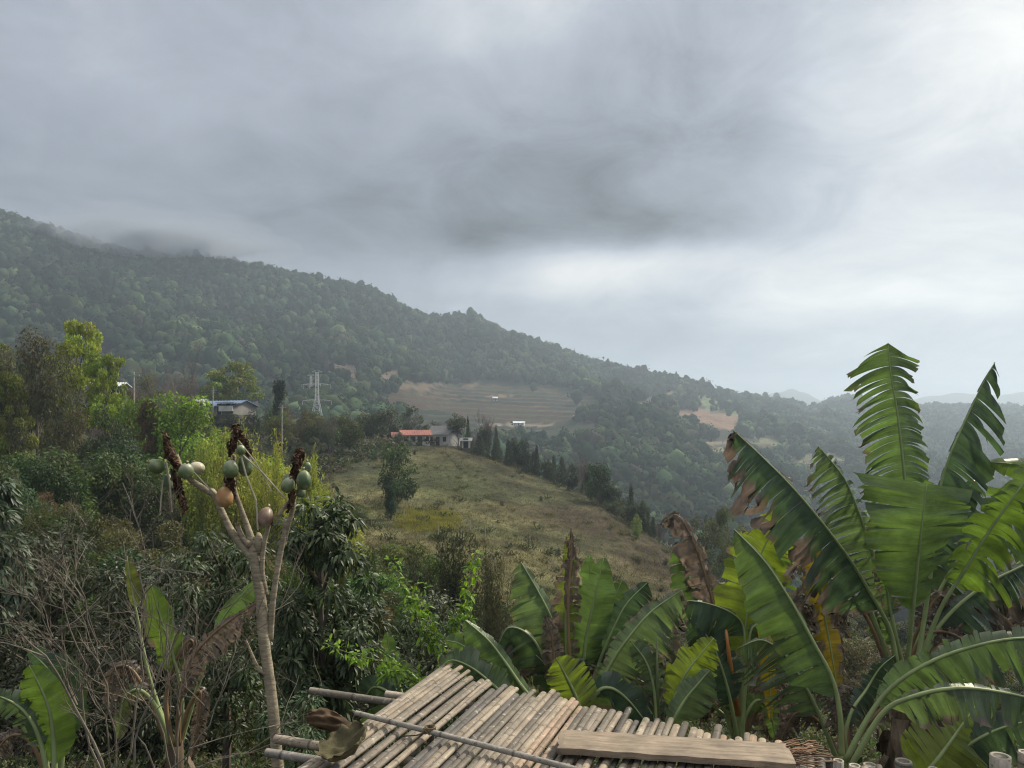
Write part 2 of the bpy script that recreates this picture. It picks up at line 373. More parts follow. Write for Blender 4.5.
p = w.n('ShaderNodeBsdfPrincipled'); w.put(p.inputs['Base Color'], w.mix(1.0, c, w.comb(f, f, f), 'MULTIPLY')); p.inputs['Roughness'].default_value = .95; p.inputs['Specular IOR Level'].default_value = .1
bp = w.n('ShaderNodeBump'); bp.inputs['Strength'].default_value = .8; bp.inputs['Distance'].default_value = .5; w.put(bp.inputs['Height'], n1.outputs[0]); w.put(p.inputs['Normal'], bp.outputs[0])
out_to(w, p.outputs[0]); M_GROUND = m
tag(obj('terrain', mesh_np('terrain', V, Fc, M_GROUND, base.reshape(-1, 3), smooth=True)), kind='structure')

# ------------------------------------------------------------------ haze
me = bpy.data.meshes.new('haze')
zlo, zhi = float(Zg.min())-1.0, float(Zg.max())+26
x0, x1 = float(Xw.min())-5, float(Xw.max())+5
me.from_pydata([(x, y, z) for x in (x0, x1) for y in (-30, 4320) for z in (zlo, zhi)], [], [(0, 1, 3, 2), (4, 6, 7, 5), (0, 4, 5, 1), (2, 3, 7, 6), (0, 2, 6, 4), (1, 5, 7, 3)])
m, w = mat('haze_air'); pv = w.n('ShaderNodeVolumePrincipled'); pv.inputs['Color'].default_value = (.70, .83, .98, 1)
pv.inputs['Density'].default_value = .00037; pv.inputs['Anisotropy'].default_value = 0.35
o_ = w.n('ShaderNodeOutputMaterial'); w.t.links.new(pv.outputs[0], o_.inputs['Volume']); me.materials.append(m)
tag(obj('haze', me), kind='stuff')
import bmesh
# ------------------------------------------------------------------ far forest on the mountain and the valley slopes (one mass)
def far_forest(N, name, ylo, yhi, xlo=-260, xhi=1290):
    px = RNG.uniform(xlo, xhi, N); Y = (RNG.uniform(ylo**1.6, yhi**1.6, N))**(1/1.6)
    z = zt_np(px, Y); hh = 6+8*RNG.random(N)**1.4+5*(RNG.random(N) < .05); py_top = HY-F*(z+hh)/Y
    keep = (py_top < hz_np(px, Y)+2) & (Y < np.interp(px, RKX, RYY)*1.03)
    pyb = HY-F*z/Y
    s = soil_at(px, pyb-2, Y); s2 = soil_at(px, pyb-6, Y)
    keep &= ((s == 0) & (s2 == 0)) | (((s == 4) | (s == 5) | (s == 6)) & (RNG.random(N) < .25))
    inT = (((px-490)/112)**2+((pyb-407)/24)**2 < 1) | (((px-735)/55)**2+((pyb-450)/10)**2 < 1)
    keep &= ~(inT & (RNG.random(N) < .995)) & ~((px > 405) & (px < 600) & (py_top < 428) & (pyb > 424) & (Y < 700)) & ~((abs(px-316) < 13) & (Y < 330) & (py_top < 412))
    px, Y, z, hh = px[keep], Y[keep], z[keep], hh[keep]; n = len(px)
    X = (px-CX)/F*Y; r = hh*RNG.uniform(.26, .42, n)
    kc = np.where(Y > 800, 18, 34)
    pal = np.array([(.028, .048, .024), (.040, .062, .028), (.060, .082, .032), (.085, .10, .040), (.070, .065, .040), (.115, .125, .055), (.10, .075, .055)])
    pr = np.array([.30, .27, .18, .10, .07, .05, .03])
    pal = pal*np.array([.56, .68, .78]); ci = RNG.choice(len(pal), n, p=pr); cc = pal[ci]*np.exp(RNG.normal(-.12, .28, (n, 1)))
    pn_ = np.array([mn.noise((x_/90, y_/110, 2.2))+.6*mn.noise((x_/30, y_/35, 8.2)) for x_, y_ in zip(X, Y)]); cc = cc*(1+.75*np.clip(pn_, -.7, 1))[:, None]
    # rounded lumpy crowns, with loose sprays of foliage standing out of them
    bm = bmesh.new(); bmesh.ops.create_icosphere(bm, subdivisions=2, radius=1); iv = np.array([v.co[:] for v in bm.verts]); itf = np.array([[v.index for v in f.verts] for f in bm.faces]); bm.free()
    ph = RNG.uniform(0, 100, (n, 1)); fr = RNG.uniform(2.6, 5.0, (n, 1))
    lump = 1+.16*np.sin(iv[None, :, 0]*fr+ph)+.16*np.sin(iv[None, :, 1]*fr*1.2+ph*1.7)+.14*np.sin((iv[None, :, 2]+iv[None, :, 0])*fr*1.9+ph*2.3)+RNG.normal(0, .11, (n, len(iv)))
    asp = RNG.uniform(.75, 1.25, (n, 1))
    Vb = np.stack([X[:, None]+iv[None, :, 0]*lump*r[:, None], Y[:, None]+iv[None, :, 1]*lump*r[:, None], (z+hh*.55)[:, None]+iv[None, :, 2]*lump*r[:, None]*asp*1.15], -1).reshape(-1, 3)
    Fb = (itf[None]+np.arange(n)[:, None, None]*len(iv)).reshape(-1, 3)
    Cb = np.repeat(cc, len(iv), 0)*RNG.uniform(.8, 1.2, (n*len(iv), 1))
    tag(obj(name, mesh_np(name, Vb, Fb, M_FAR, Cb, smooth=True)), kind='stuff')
    idx = np.repeat(np.arange(n), kc); K = len(idx)
    u = unit(K); u[:, 2] = np.abs(u[:, 2])*1.1-.15
    lob = 1+.30*np.sin(u[:, 0]*5+idx)+.25*np.cos(u[:, 1]*6+idx*1.7)
    c3 = np.stack([X, Y, z+hh*.55], 1)[idx]
    rr = r[idx][:, None]; sh = np.stack([np.ones(K), np.ones(K), np.full(K, 1.05)], 1)
    Pn = c3+u*sh*rr*(lob*RNG.uniform(.9, 1.25, K))[:, None]
    Nn = u*1.0+unit(K)*.7; Nn /= np.linalg.norm(Nn, axis=1, keepdims=True)
    T = np.cross(Nn, unit(K)); T /= np.linalg.norm(T, axis=1, keepdims=True)+1e-9
    sz = r[idx]*.42*RNG.uniform(.6, 1.3, K)
    V, Fc, C = leaves_np(Pn-T*sz[:, None]*.5, T, Nn, sz, sz*.85, cc[idx])
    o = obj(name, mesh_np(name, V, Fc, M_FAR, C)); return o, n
o, n = far_forest(88000, 'distant_forest', 235, 1760)
print('FAR', n)
tag(o, kind='stuff')

# ------------------------------------------------------------------ cloud resting on the left ridge: soft nested banks of mist
import bmesh
def mist(px, py, Y, rx, ry, rz, dens, seed):
    bm = bmesh.new(); bmesh.ops.create_icosphere(bm, subdivisions=4, radius=1)
    for v in bm.verts:
        d = v.co.normalized(); k = 1+.28*mn.noise(d*1.6+Vector((seed, 0, 0)))+.12*mn.noise(d*4+Vector((0, seed, 0))); v.co = Vector((d.x*rx*k, d.y*ry*k, d.z*rz*k))
    me = bpy.data.meshes.new('ridge_mist'); bm.to_mesh(me); bm.free()
    m, w = mat('mist_air'); p = w.n('ShaderNodeVolumePrincipled'); p.inputs['Color'].default_value = (.50, .55, .63, 1); p.inputs['Density'].default_value = dens*2.2
    o_ = w.n('ShaderNodeOutputMaterial'); w.t.links.new(p.outputs[0], o_.inputs['Volume']); me.materials.append(m)
    tag(obj('ridge_mist', me, None, P(px, py, Y)), kind='stuff')
for k, (px, py, Y, rx, ry, rz, d) in enumerate([(150, 232, 800, 130, 90, 24, .0020), (155, 236, 790, 95, 75, 18, .0026), (140, 236, 770, 70, 60, 14, .0030), (190, 240, 800, 75, 60, 13, .0030), (100, 226, 770, 60, 50, 12, .0024), (235, 246, 850, 80, 60, 12, .0024), (165, 240, 770, 45, 45, 10, .0030)]):
    mist(px, py+5, Y-15, rx, ry, rz, d, k*3.7+1)
# ------------------------------------------------------------------ trees: unit-size crowns and trunks, coloured per tree through the object colour
def tree_leaf_mat(name, trans):
    m, w = mat(name)
    oc = w.n('ShaderNodeObjectInfo').outputs['Color']; c = w.n('ShaderNodeVertexColor', layer_name='Col').outputs[0]
    c = w.mix(1.0, oc, c, 'MULTIPLY'); g = w.n('ShaderNodeNewGeometry')
    r = w.mr(g.outputs['Random Per Island'], 0, 1, .6, 1.45, False); c = w.mix(1.0, c, w.comb(r, r, w.m('MULTIPLY', r, .95)), 'MULTIPLY')
    p = w.n('ShaderNodeBsdfPrincipled'); w.put(p.inputs['Base Color'], c); p.inputs['Roughness'].default_value = .55; p.inputs['Specular IOR Level'].default_value = .3
    t = w.n('ShaderNodeBsdfTranslucent'); w.put(t.inputs[0], w.mix(1.0, c, (1.3, 1.4, .6), 'MULTIPLY'))
    x = w.n('ShaderNodeMixShader'); x.inputs[0].default_value = trans
    w.t.links.new(p.outputs[0], x.inputs[1]); w.t.links.new(t.outputs[0], x.inputs[2]); out_to(w, x.outputs[0]); return m
M_TREE = tree_leaf_mat('tree_leaves', .35)
def clumps_for(kind, rnd):
    """clump list: x, y, z, radius (crown is 1 wide, 1 tall)"""
    cl = []
    if kind == 'broad':
        for k in range(22):
            a = rnd.uniform(0, 6.28); zz = rnd.uniform(.16, .9); q = math.sqrt(max(0, 1-((zz-.52)/.5)**2))*.36*rnd.uniform(.35, 1.1)
            cl.append((math.cos(a)*q, math.sin(a)*q, zz, rnd.uniform(.09, .17)))
        cl += [(0, 0, .5, .2), (0, 0, .72, .16)]
    elif kind == 'layer':
        for tier in range(6):
            zz = .3+tier*.125; n = 5; o = rnd.uniform(0, 6)
            for k in range(n):
                a = o+k*6.28/n+rnd.uniform(-.4, .4); q = rnd.uniform(.15, .46)*(1.1-.55*(zz-.3)/.7)
                cl.append((math.cos(a)*q, math.sin(a)*q, zz+rnd.uniform(-.04, .04), rnd.uniform(.07, .13)))
    elif kind == 'plume':
        for k in range(26):
            a = rnd.uniform(0, 6.28); q = rnd.uniform(.02, .42); top = 1-.9*q*q*2.2-rnd.uniform(0, .15)
            for s in range(5):
                f = .25+.75*s/4
                cl.append((math.cos(a)*q*f**1.3, math.sin(a)*q*f**1.3, top*f, .085*(1.25-f*.75)))
    elif kind == 'wispy':
        for k in range(30):
            a = rnd.uniform(0, 6.28); zz = rnd.uniform(.08, .95); q = (.16+.26*math.sin(3.14*min(1, zz*.95+.05)))*rnd.uniform(.2, 1.15)
            cl.append((math.cos(a)*q, math.sin(a)*q, zz, rnd.uniform(.06, .13)))
    elif kind == 'conifer':
        for k in range(34):
            zz = .1+.88*(k/33)**1.0; q = .36*(1.02-zz)*rnd.uniform(.4, 1.1); a = k*2.4
            cl.append((math.cos(a)*q, math.sin(a)*q, zz, .05+.09*(1-zz)))
    elif kind == 'shrub':
        for k in range(16):
            a = rnd.uniform(0, 6.28); q = rnd.uniform(.0, .4); cl.append((math.cos(a)*q, math.sin(a)*q, rnd.uniform(.12, .85-.8*q*q*2), rnd.uniform(.12, .2)))
    elif kind == 'column':
        for k in range(20):
            a = rnd.uniform(0, 6.28); zz = rnd.uniform(.08, .93); q = .25*math.sqrt(math.sin(3.14*min(zz*.85+.1, 1)))*rnd.uniform(.3, 1)
            cl.append((math.cos(a)*q, math.sin(a)*q, zz, rnd.uniform(.1, .16)))
    return cl
def crown_mesh(kind, nl, ls, seed, droop=0.0):
    rnd = random.Random(seed); cl = np.array(clumps_for(kind, rnd)); wgt = cl[:, 3]**2; wgt /= wgt.sum()
    ix = RNG.choice(len(cl), nl, p=wgt); c = cl[ix]; u = unit(nl)
    rr = RNG.uniform(.45, 1.12, nl)**.6; sq = {'layer': .42, 'plume': 1.6, 'wispy': .8}.get(kind, .85)
    Pn = c[:, :3]+u*np.stack([c[:, 3]*rr]*2+[c[:, 3]*rr*sq], 1)
    Nn = u*.8+unit(nl)*.8; Nn[:, 2] += .35; Nn /= np.linalg.norm(Nn, axis=1, keepdims=True)
    T = u+unit(nl)*.7; T[:, 2] -= droop; 
    if kind == 'plume': T[:, 2] += .7
    T -= Nn*(T*Nn).sum(1, keepdims=True); T /= np.linalg.norm(T, axis=1, keepdims=True)+1e-9
    L = ls*RNG.uniform(.6, 1.35, nl); wd_ = {'plume': .28, 'wispy': .4, 'conifer': .35}.get(kind, .5)
    cc = np.repeat(RNG.uniform(.78, 1.22, (len(cl), 1)), 3, 1)*np.array([1, 1, 1])+RNG.normal(0, .05, (len(cl), 3))
    V, Fc, C = leaves_np(Pn, T, Nn, L, L*wd_, cc[ix]); V[:, 2] = np.maximum(V[:, 2], .01)
    return mesh_np(kind+'_crown', V, Fc, M_TREE, C), cl
def trunk_mesh(kind, cl, seed, r=.016, col=(.13, .11, .09)):
    rnd = random.Random(seed); q = Q()
    if kind in ('plume', 'shrub'):
        for k in range(9):
            c = cl[rnd.randrange(len(cl))]
            q.tube([(c[0]*.1, c[1]*.1, -.08), (c[0]*.4, c[1]*.4, c[2]*.5), (c[0], c[1], c[2])], [r*.5, r*.35, r*.12], col, 5, False)
    else:
        lean = (rnd.uniform(-.03, .03), rnd.uniform(-.03, .03))
        pts = [(lean[0]*math.sin(z*9), lean[1]*math.cos(z*7), z) for z in (-.1, 0, .15, .3, .45, .6, .75, .9)]
        q.tube(pts, [r*1.5, r*1.2, r, r*.85, r*.7, r*.5, r*.32, r*.12], col, 6, False)
        for c in cl[:: (1 if len(cl) < 26 else 2)]:
            z0 = max(.05, c[2]-.16-.25*math.hypot(c[0], c[1])); z0 = min(z0, .85)
            q.tube([(0, 0, z0), (c[0]*.5, c[1]*.5, (z0+c[2])*.5+.01), (c[0], c[1], c[2])], [r*.42, r*.28, r*.1], col, 4, False)
    return mesh_np(kind+'_trunk', np.concatenate(q.V), np.concatenate(q.F), M_BARK, np.concatenate(q.C), smooth=True)
PROTO = {}
def proto(kind, lod, var):
    key = (kind, lod, var)
    if key not in PROTO:
        nl, ls = {'near': (14000, .030), 'mid': (9000, .036), 'far': (3000, .058)}[lod]
        if kind in ('plume', 'wispy'): nl = int(nl*1.3)
        if kind == 'wispy': ls *= .75
        if kind == 'plume': ls *= 1.1
        cmesh, cl = crown_mesh(kind, nl, ls, hash_(kind)+var*13, .5 if kind in ('broad', 'shrub') else 0)
        PROTO[key] = (cmesh, trunk_mesh(kind, cl, var+5))
    return PROTO[key]
def hash_(s): return sum(ord(ch)*(i+3) for i, ch in enumerate(s))
def bare_mesh(seed, n0=7, col=(.16, .13, .12), depth=4, spread=.5, thin=1.0):
    """a leafless unit tree of many thin twigs"""
    rnd = random.Random(seed); q = Q()
    def grow(p, d, L, r, k):
        pts = [p]; dd = d.copy()
        for s in range(3):
            dd = (dd+Vector((rnd.uniform(-.22, .22), rnd.uniform(-.22, .22), rnd.uniform(-.05, .16)))).normalized(); pts.append(pts[-1]+dd*L/3)
        q.tube(pts, [r, r*.85, r*.7, r*.5], col, 4 if k else 3, False)
        if k == 0: return
        for b_ in range(rnd.choice((3, 4, 4))):
            at = pts[rnd.choice((1, 2, 3, 3))]
            nd = (dd+Vector((rnd.uniform(-1, 1), rnd.uniform(-1, 1), rnd.uniform(-.1, .7)))*spread*1.5).normalized()
            grow(at, nd, L*rnd.uniform(.55, .8), r*.55, k-1)
    for b_ in range(n0):
        a = rnd.uniform(0, 6.28); d = Vector((math.cos(a)*.45, math.sin(a)*.45, 1)).normalized()
        grow(Vector((math.cos(a)*.02, math.sin(a)*.02, rnd.uniform(-.06, .2))), d, rnd.uniform(.28, .36), .011*thin, depth)
    return mesh_np('bare_branches', np.concatenate(q.V), np.concatenate(q.F), M_BARK, np.concatenate(q.C))
NAMES = {'broad': 'broadleaf_tree', 'layer': 'broadleaf_tree', 'plume': 'bamboo_clump', 'wispy': 'feathery_tree', 'conifer': 'conifer_tree', 'shrub': 'shrub', 'column': 'broadleaf_tree', 'bare': 'bare_tree'}
CATS = {'plume': 'bamboo', 'shrub': 'shrub'}
PARTN = {'plume': ('foliage', 'stem'), 'shrub': ('foliage', 'stem')}
def tree(px, top, Y, wpx, kind, col, label, group=None, var=0, lod=None, h=None, cw=1.0, name=None):
    z = zt(px, Y); H = (HY-top)/F*Y-z if h is None else h
    if H < .6: H = .6
    x = (px-CX)/F*Y; W = wpx/F*Y
    r = empty(name or NAMES[kind], (x, Y, z-.05), label, CATS.get(kind, 'tree'), group)
    r.scale = (W, W, H); r.rotation_euler.z = random.uniform(0, 6.28)
    if kind == 'bare':
        key = ('bare', var)
        if key not in PROTO: PROTO[key] = bare_mesh(var*7+3)
        b_ = obj('branches', PROTO[key], r); r.scale = (W*1.1, W*1.1, H*.95)
        return r
    lod = lod or ('near' if Y < 45 else 'mid' if Y < 95 else 'far')
    cm, tm = proto(kind, lod, var)
    pn = PARTN.get(kind, ('crown', 'trunk'))
    c_ = obj(pn[0], cm, r); c_.color = (*col, 1)
    t_ = obj(pn[1], tm, r)
    if cw != 1.0: c_.location.z = 1-cw; c_.scale.z = cw
    return r
YG = (.26, .31, .055); OL = (.085, .085, .045); DK = (.042, .058, .026); MD = (.070, .092, .034); BG = (.17, .27, .045); YB = (.29, .30, .075)
hand = [
 (36, 322, 62, 100, 'wispy', (.085, .085, .055), 'tall feathery olive-brown tree, highest at the left edge of the picture', 0, 1),
 (8, 345, 70, 60, 'broad', (.05, .065, .03), 'dark green tree at the far left edge behind the feathery olive tree', 1, 1),
 (80, 322, 76, 74, 'layer', YG, 'tall yellow-green tree with tiered sprays left of the white-roofed shed', 0, .75),
 (106, 352, 74, 46, 'layer', (.19, .24, .04), 'lower yellow-green tree with flat sprays just above the white-roofed shed', 1, .6),
 (10, 372, 60, 46, 'layer', (.15, .16, .04), 'small yellowish tree at the left edge under the feathery olive tree', 2, .8),
 (150, 402, 66, 46, 'layer', (.12, .085, .06), 'pinkish brown tree just left of the bright lime-green tree', 1, .8),
 (181, 390, 66, 112, 'broad', BG, 'bright lime-green round tree above the left papaya fruits', 0, .75),
 (135, 384, 72, 50, 'broad', (.13, .19, .035), 'fresh green tree between the white-roofed shed and the lime-green tree', 2, .8),
 (113, 402, 60, 62, 'broad', (.04, .058, .028), 'dark dense tree below the white-roofed shed', 1, .9),
 (190, 344, 108, 64, 'bare', None, 'leafless brown tree behind the lime-green tree, left of the blue roof', 0, 1),
 (168, 350, 118, 50, 'bare', None, 'leafless brown tree further left behind the fresh green tree', 1, 1),
 (218, 370, 158, 40, 'layer', (.15, .18, .045), 'yellow-green tree just behind and left of the blue-roofed house', 0, .8),
 (240, 362, 162, 46, 'layer', (.15, .175, .05), 'yellow-green tree rising directly behind the blue-roofed house', 2, .7),
 (279, 377, 140, 22, 'column', (.016, .026, .022), 'tall narrow blackish tree right of the blue-roofed house', 0, .62),
 (397, 440, 96, 44, 'broad', (.050, .078, .030), 'round green tree on the field edge below the red roof', 0, .95),
 (391, 479, 84, 24, 'column', (.028, .055, .030), 'narrow dark green tree standing alone in the field', 1, .95),
 (362, 500, 80, 24, 'shrub', (.10, .12, .05), 'pale green bush left of the narrow dark field tree', 0, 1),
 (458, 412, 158, 24, 'broad', (.06, .065, .045), 'round-topped tree right of the grey-roofed house', 1, .6),
 (468, 416, 160, 10, 'conifer', (.035, .05, .035), 'thin conifer beside the round-topped tree at the grey-roofed house', 0, 1),
 (484, 408, 160, 24, 'bare', None, 'leafless greyish tree on the crest right of the grey-roofed house', 2, 1),
 (598, 457, 128, 32, 'broad', (.028, .052, .028), 'big dark broadleaf tree, tallest in the row on the field crest', 2, .92),
 (585, 449, 134, 28, 'bare', None, 'leafless pale tree just behind the big dark crest tree', 0, 1),
 (631, 484, 122, 17, 'conifer', (.03, .045, .03), 'dark conifer right of the big dark crest tree', 1, 1),
 (643, 499, 118, 18, 'broad', (.04, .055, .035), 'small dark tree right of the dark conifer', 0, 1),
 (615, 500, 124, 22, 'shrub', (.05, .07, .035), 'low green bush between the big dark crest tree and the dark conifer', 1, 1),
 (637, 513, 108, 13, 'shrub', (.16, .20, .07), 'small pale green bush below the small dark crest tree', 2, 1),
 (728, 500, 92, 52, 'wispy', (.085, .10, .05), 'olive tree behind the brown folded banana leaf', 1, .9),
 (703, 512, 96, 44, 'wispy', (.06, .07, .045), 'grey-green tree left of the olive tree behind the banana leaves', 2, .95),
 (235, 418, 48, 76, 'plume', YB, 'yellowish bamboo clump behind the middle papaya top', 0, 1),
 (205, 440, 46, 60, 'plume', (.19, .22, .055), 'yellow-green bamboo clump left of the middle papaya top', 1, 1),
 (275, 436, 46, 64, 'plume', YB, 'yellowish bamboo clump between the middle and right papaya tops', 2, 1),
 (306, 446, 50, 56, 'plume', (.28, .31, .07), 'yellow-green bamboo clump behind the right papaya fruits', 0, 1),
 (322, 488, 44, 70, 'plume', (.25, .28, .06), 'yellow-green bamboo clump at the field edge right of the papaya fruits', 1, 1),
 (345, 515, 40, 56, 'plume', (.21, .22, .06), 'low yellow-green bamboo clump furthest right on the field edge', 2, 1),
 (222, 436, 54, 84, 'broad', (.27, .31, .065), 'soft yellow-green bush below and right of the lime-green tree', 1, 1),
 (262, 442, 52, 80, 'broad', (.30, .32, .07), 'soft yellowish bush behind the middle papaya fruits', 2, 1),
 (298, 460, 50, 76, 'broad', (.29, .31, .07), 'soft yellow-green bush behind the right-hand papaya limb', 0, 1),
 (328, 496, 46, 70, 'broad', (.28, .31, .07), 'yellow-green bush at the left edge of the field right of the papaya', 1, 1),
 (346, 530, 42, 56, 'broad', (.22, .26, .06), 'lowest yellow-green bush at the left edge of the field', 2, 1),
 (208, 409, 139, 22, 'shrub', (.035, .045, .025), 'dark bush before the left corner of the blue-roofed house', 0, 1),
 (230, 412, 137, 26, 'shrub', (.04, .05, .03), 'dark bush before the middle of the blue-roofed house', 1, 1),
 (252, 410, 137, 24, 'shrub', (.035, .05, .03), 'dark bush before the right corner of the blue-roofed house', 2, 1),
 (385, 560, 30, 60, 'shrub', (.04, .065, .03), 'dark glossy bush between the papaya tree and the leafy sapling', 0, 1),
 (365, 545, 30, 50, 'broad', (.055, .085, .035), 'mid-green round tree behind the dark glossy bush', 1, 1),
 (388, 406, 166, 40, 'broad', (.055, .06, .04), 'brownish green tree behind the red-roofed house', 0, .9),
 (410, 404, 168, 26, 'wispy', (.06, .065, .045), 'thin-crowned tree right behind the red roof', 1, .9),
 (372, 410, 164, 40, 'broad', (.05, .065, .035), 'green tree left behind the red-roofed house', 2, .95),
 (345, 418, 160, 44, 'broad', (.045, .06, .035), 'dark green tree on the wooded crest left of the red roof', 1, .95),
 (310, 414, 158, 40, 'wispy', (.06, .07, .045), 'loose olive tree on the wooded crest right of the blackish tree', 1, .95),
 (398, 430, 150, 15, 'shrub', (.05, .07, .035), 'green bush covering the left end of the red-roofed house', 0, 1),
 (436, 420, 168, 20, 'broad', (.045, .055, .035), 'small dark tree behind the grey-roofed house', 1, .9),
 (455, 528, 27, 84, 'plume', (.045, .050, .034), 'dark brushy thicket behind the leafy sapling', 1, 1),
 (415, 548, 28, 70, 'plume', (.05, .056, .038), 'dark brushy thicket left of the tallest sapling shoot', 2, 1),
 (495, 545, 26, 60, 'plume', (.06, .06, .042), 'dry olive thicket left of the centre banana plant', 0, 1),
]
for i, (px, top, Y, wp, k, c, lab, var, cw) in enumerate(hand):
    tree(px, top, Y, wp, k, c, lab, var=var, cw=cw)
# small trees in a row along the crest of the field
rc_ = random.Random(5)
for i in range(34):
    px = 472+i*5.6+rc_.uniform(-2.5, 2.5); top = float(np.interp(px, [472, 500, 540, 570, 600, 640, 670], [424, 434, 454, 462, 478, 506, 528]))+rc_.uniform(-9, 9)
    Y = float(np.interp(px, KX, YC))*rc_.uniform(.98, 1.08); kd = rc_.choice(['conifer', 'conifer', 'broad', 'column', 'broad', 'bare'])
    wp = rc_.uniform(12, 22) if kd != 'column' else 11; k_ = rc_.uniform(.8, 1.3)
    tree(px, top, Y, wp, kd, (.034*k_, .048*k_, .033*k_), 'small dark tree in the row along the crest of the dry field' if kd != 'bare' else 'small leafless tree in the row along the crest of the dry field', 'trees along the crest of the field', var=i % 3, cw=.97)
# woodland on the slopes: each tree its own thing
LIMX = [-100, 0, 60, 110, 160, 215, 262, 300, 350, 400, 440]
LIMT = [300, 335, 340, 356, 362, 388, 398, 405, 408, 405, 420]
HOUSE = [(228, 402, 34, 96), (410, 425, 60, 110), (108, 388, 16, 60)]
kinds = [('broad', DK, 'dark green broadleaf tree in the wooded slope'), ('broad', MD, 'mid-green broadleaf tree in the wooded slope'),
         ('wispy', (.095, .088, .052), 'feathery olive tree in the wooded slope'), ('shrub', (.055, .07, .035), 'rounded green bush in the wooded slope'),
         ('column', (.035, .055, .03), 'narrow dark tree in the wooded slope'), ('bare', None, 'leafless brown tree in the wooded slope'), ('layer', (.10, .125, .04), 'light green tiered tree in the wooded slope')]
cnt = 0
rnd = random.Random(11)
for tries in range(2600):
    if cnt >= 240: break
    px = rnd.uniform(-90, 440); Y = rnd.uniform(18**.5, 185**.5)**2
    yc = float(np.interp(px, KX, YC))
    if Y > yc*1.22: continue
    lo = float(np.interp(px, [270, 300, 330, 400, 500], [148, 95, 60, 46, 40]))
    if px > 270 and lo < Y < yc*float(np.interp(px, [300, 380, 400, 430, 470], [.70, .78, .84, .97, 1.0])): continue
    z = zt(px, Y); pyb = HY-F*z/Y
    lim = float(np.interp(px, LIMX, LIMT))
    lim = max(lim, float(np.interp(Y, [18, 30, 42, 60, 90, 120], [560, 510, 450, 400, 372, 0])))
    if 190 < px < 370 and Y < 62: lim = max(lim, 575 if px > 320 else 545)
    if px > 340: lim = max(lim, float(np.interp(Y, [18, 30, 60, 90, 110], [590, 560, 500, 450, 410])))
    H = rnd.uniform(4.0, 9.5); top = pyb-F*H/Y
    skip = False
    for hx, hy, hw, Ym in HOUSE:
        if abs(px-hx) < hw and Y < 152: lim = max(lim, {402: 417, 425: 448, 388: 396}[hy])
    if top < lim: top = lim+rnd.uniform(0, 14)
    if (pyb-top)*Y/F < 1.6: continue
    Hh = (pyb-top)*Y/F; W = Hh*rnd.uniform(.6, .95)*F/Y
    k = rnd.choices(range(7), [26, 26, 18, 12, 8, 5, 5])[0]; kd, c, lab = kinds[k]
    if kd == 'column': W *= .5
    if kd == 'bare' and Y < 50: continue
    if abs(px-228) < 30 and 120 < Y < 152: continue
    if abs(px-181) < 50 and Y < 70: top = max(top, 480)
    if (pyb-top)*Y/F < 1.2: continue
    cc = None if c is None else tuple(v*rnd.uniform(.8, 1.3) for v in c)
    tree(px, top, Y, W, kd, cc, lab+(' left of the field' if px < 300 else ' around the field'), 'trees of the wooded slope', var=rnd.randrange(3), cw=.95)
    cnt += 1
# scrub on the slopes below the bananas on the right and centre
for tries in range(900):
    if cnt >= 296: break
    px = rnd.uniform(440, 1100); Y = rnd.uniform(22, 100); yc = float(np.interp(px, KX, YC))
    if Y > yc*1.1: continue
    lo = float(np.interp(px, [400, 500, 600, 680, 760], [46, 42, 44, 48, 58]))
    if px < 700 and Y > lo: continue
    z = zt(px, Y); pyb = HY-F*z/Y; H = rnd.uniform(1.2, 3.6); top = pyb-F*H/Y
    lim = float(np.interp(px, [440, 600, 680, 760, 1024], [560, 600, 545, 560, 600]))
    if top < lim: continue
    W = H*rnd.uniform(.8, 1.3)*F/Y; kd = rnd.choice(['shrub', 'shrub', 'wispy', 'broad'])
    cb = rnd.choice([(.06, .07, .04), (.08, .085, .05), (.045, .06, .035), (.10, .09, .055)])
    tree(px, top, Y, W, kd, cb, 'scrubby growth on the slope below the banana plants', 'scrub below the banana plants', var=rnd.randrange(3), cw=1.0)
    cnt += 1
print('TREES', cnt, len(hand))

# ------------------------------------------------------------------ undergrowth, field stubble and grass (uncountable)
def ground_stuff(name, px, Y, size, nper, pal, upright=.5, wratio=.3, spread=1.0, hscale=1.0):
    n = len(px); z = zt_np(px, Y); X = (px-CX)/F*Y
    idx = np.repeat(np.arange(n), nper); K = len(idx); s = size[idx]
    u = unit(K); u[:, 2] = np.abs(u[:, 2])
    Pn = np.stack([X, Y, z], 1)[idx]+u*(s*RNG.uniform(.1, 1, K)*spread)[:, None]*np.array([1, 1, .75*hscale])
    T = unit(K); T[:, 2] = np.abs(T[:, 2])*upright+upright; T /= np.linalg.norm(T, axis=1, keepdims=True)
    Nn = unit(K); Nn -= T*(Nn*T).sum(1, keepdims=True); Nn /= np.linalg.norm(Nn, axis=1, keepdims=True)+1e-9
    L = s*RNG.uniform(.22, .5, K); ci = RNG.integers(0, len(pal), n); C = (np.array(pal)[ci]*RNG.uniform(.7, 1.35, (n, 1)))[idx]
    V, Fc, C = leaves_np(Pn, T, Nn, L, L*wratio, C)
    return tag(obj(name, mesh_np(name, V, Fc, M_FOL, C)), kind='stuff')
def sample(N, pxr, Yr, cond, p=.5):
    px = RNG.uniform(*pxr, N); Y = RNG.uniform(Yr[0]**p, Yr[1]**p, N)**(1/p); k = cond(px, Y); return px[k], Y[k]
nf = lambda px, Y: (~field_mask(px, Y)) & (Y < np.interp(px, KX, YC)*1.25)
px, Y = sample(7000, (-120, 1150), (7, 60), nf, .35)
ground_stuff('undergrowth', px, Y, .35+Y*.014, 46, [(.045, .065, .028), (.06, .08, .03), (.035, .05, .025), (.085, .08, .05), (.10, .11, .045), (.11, .09, .065)], .3, .4)
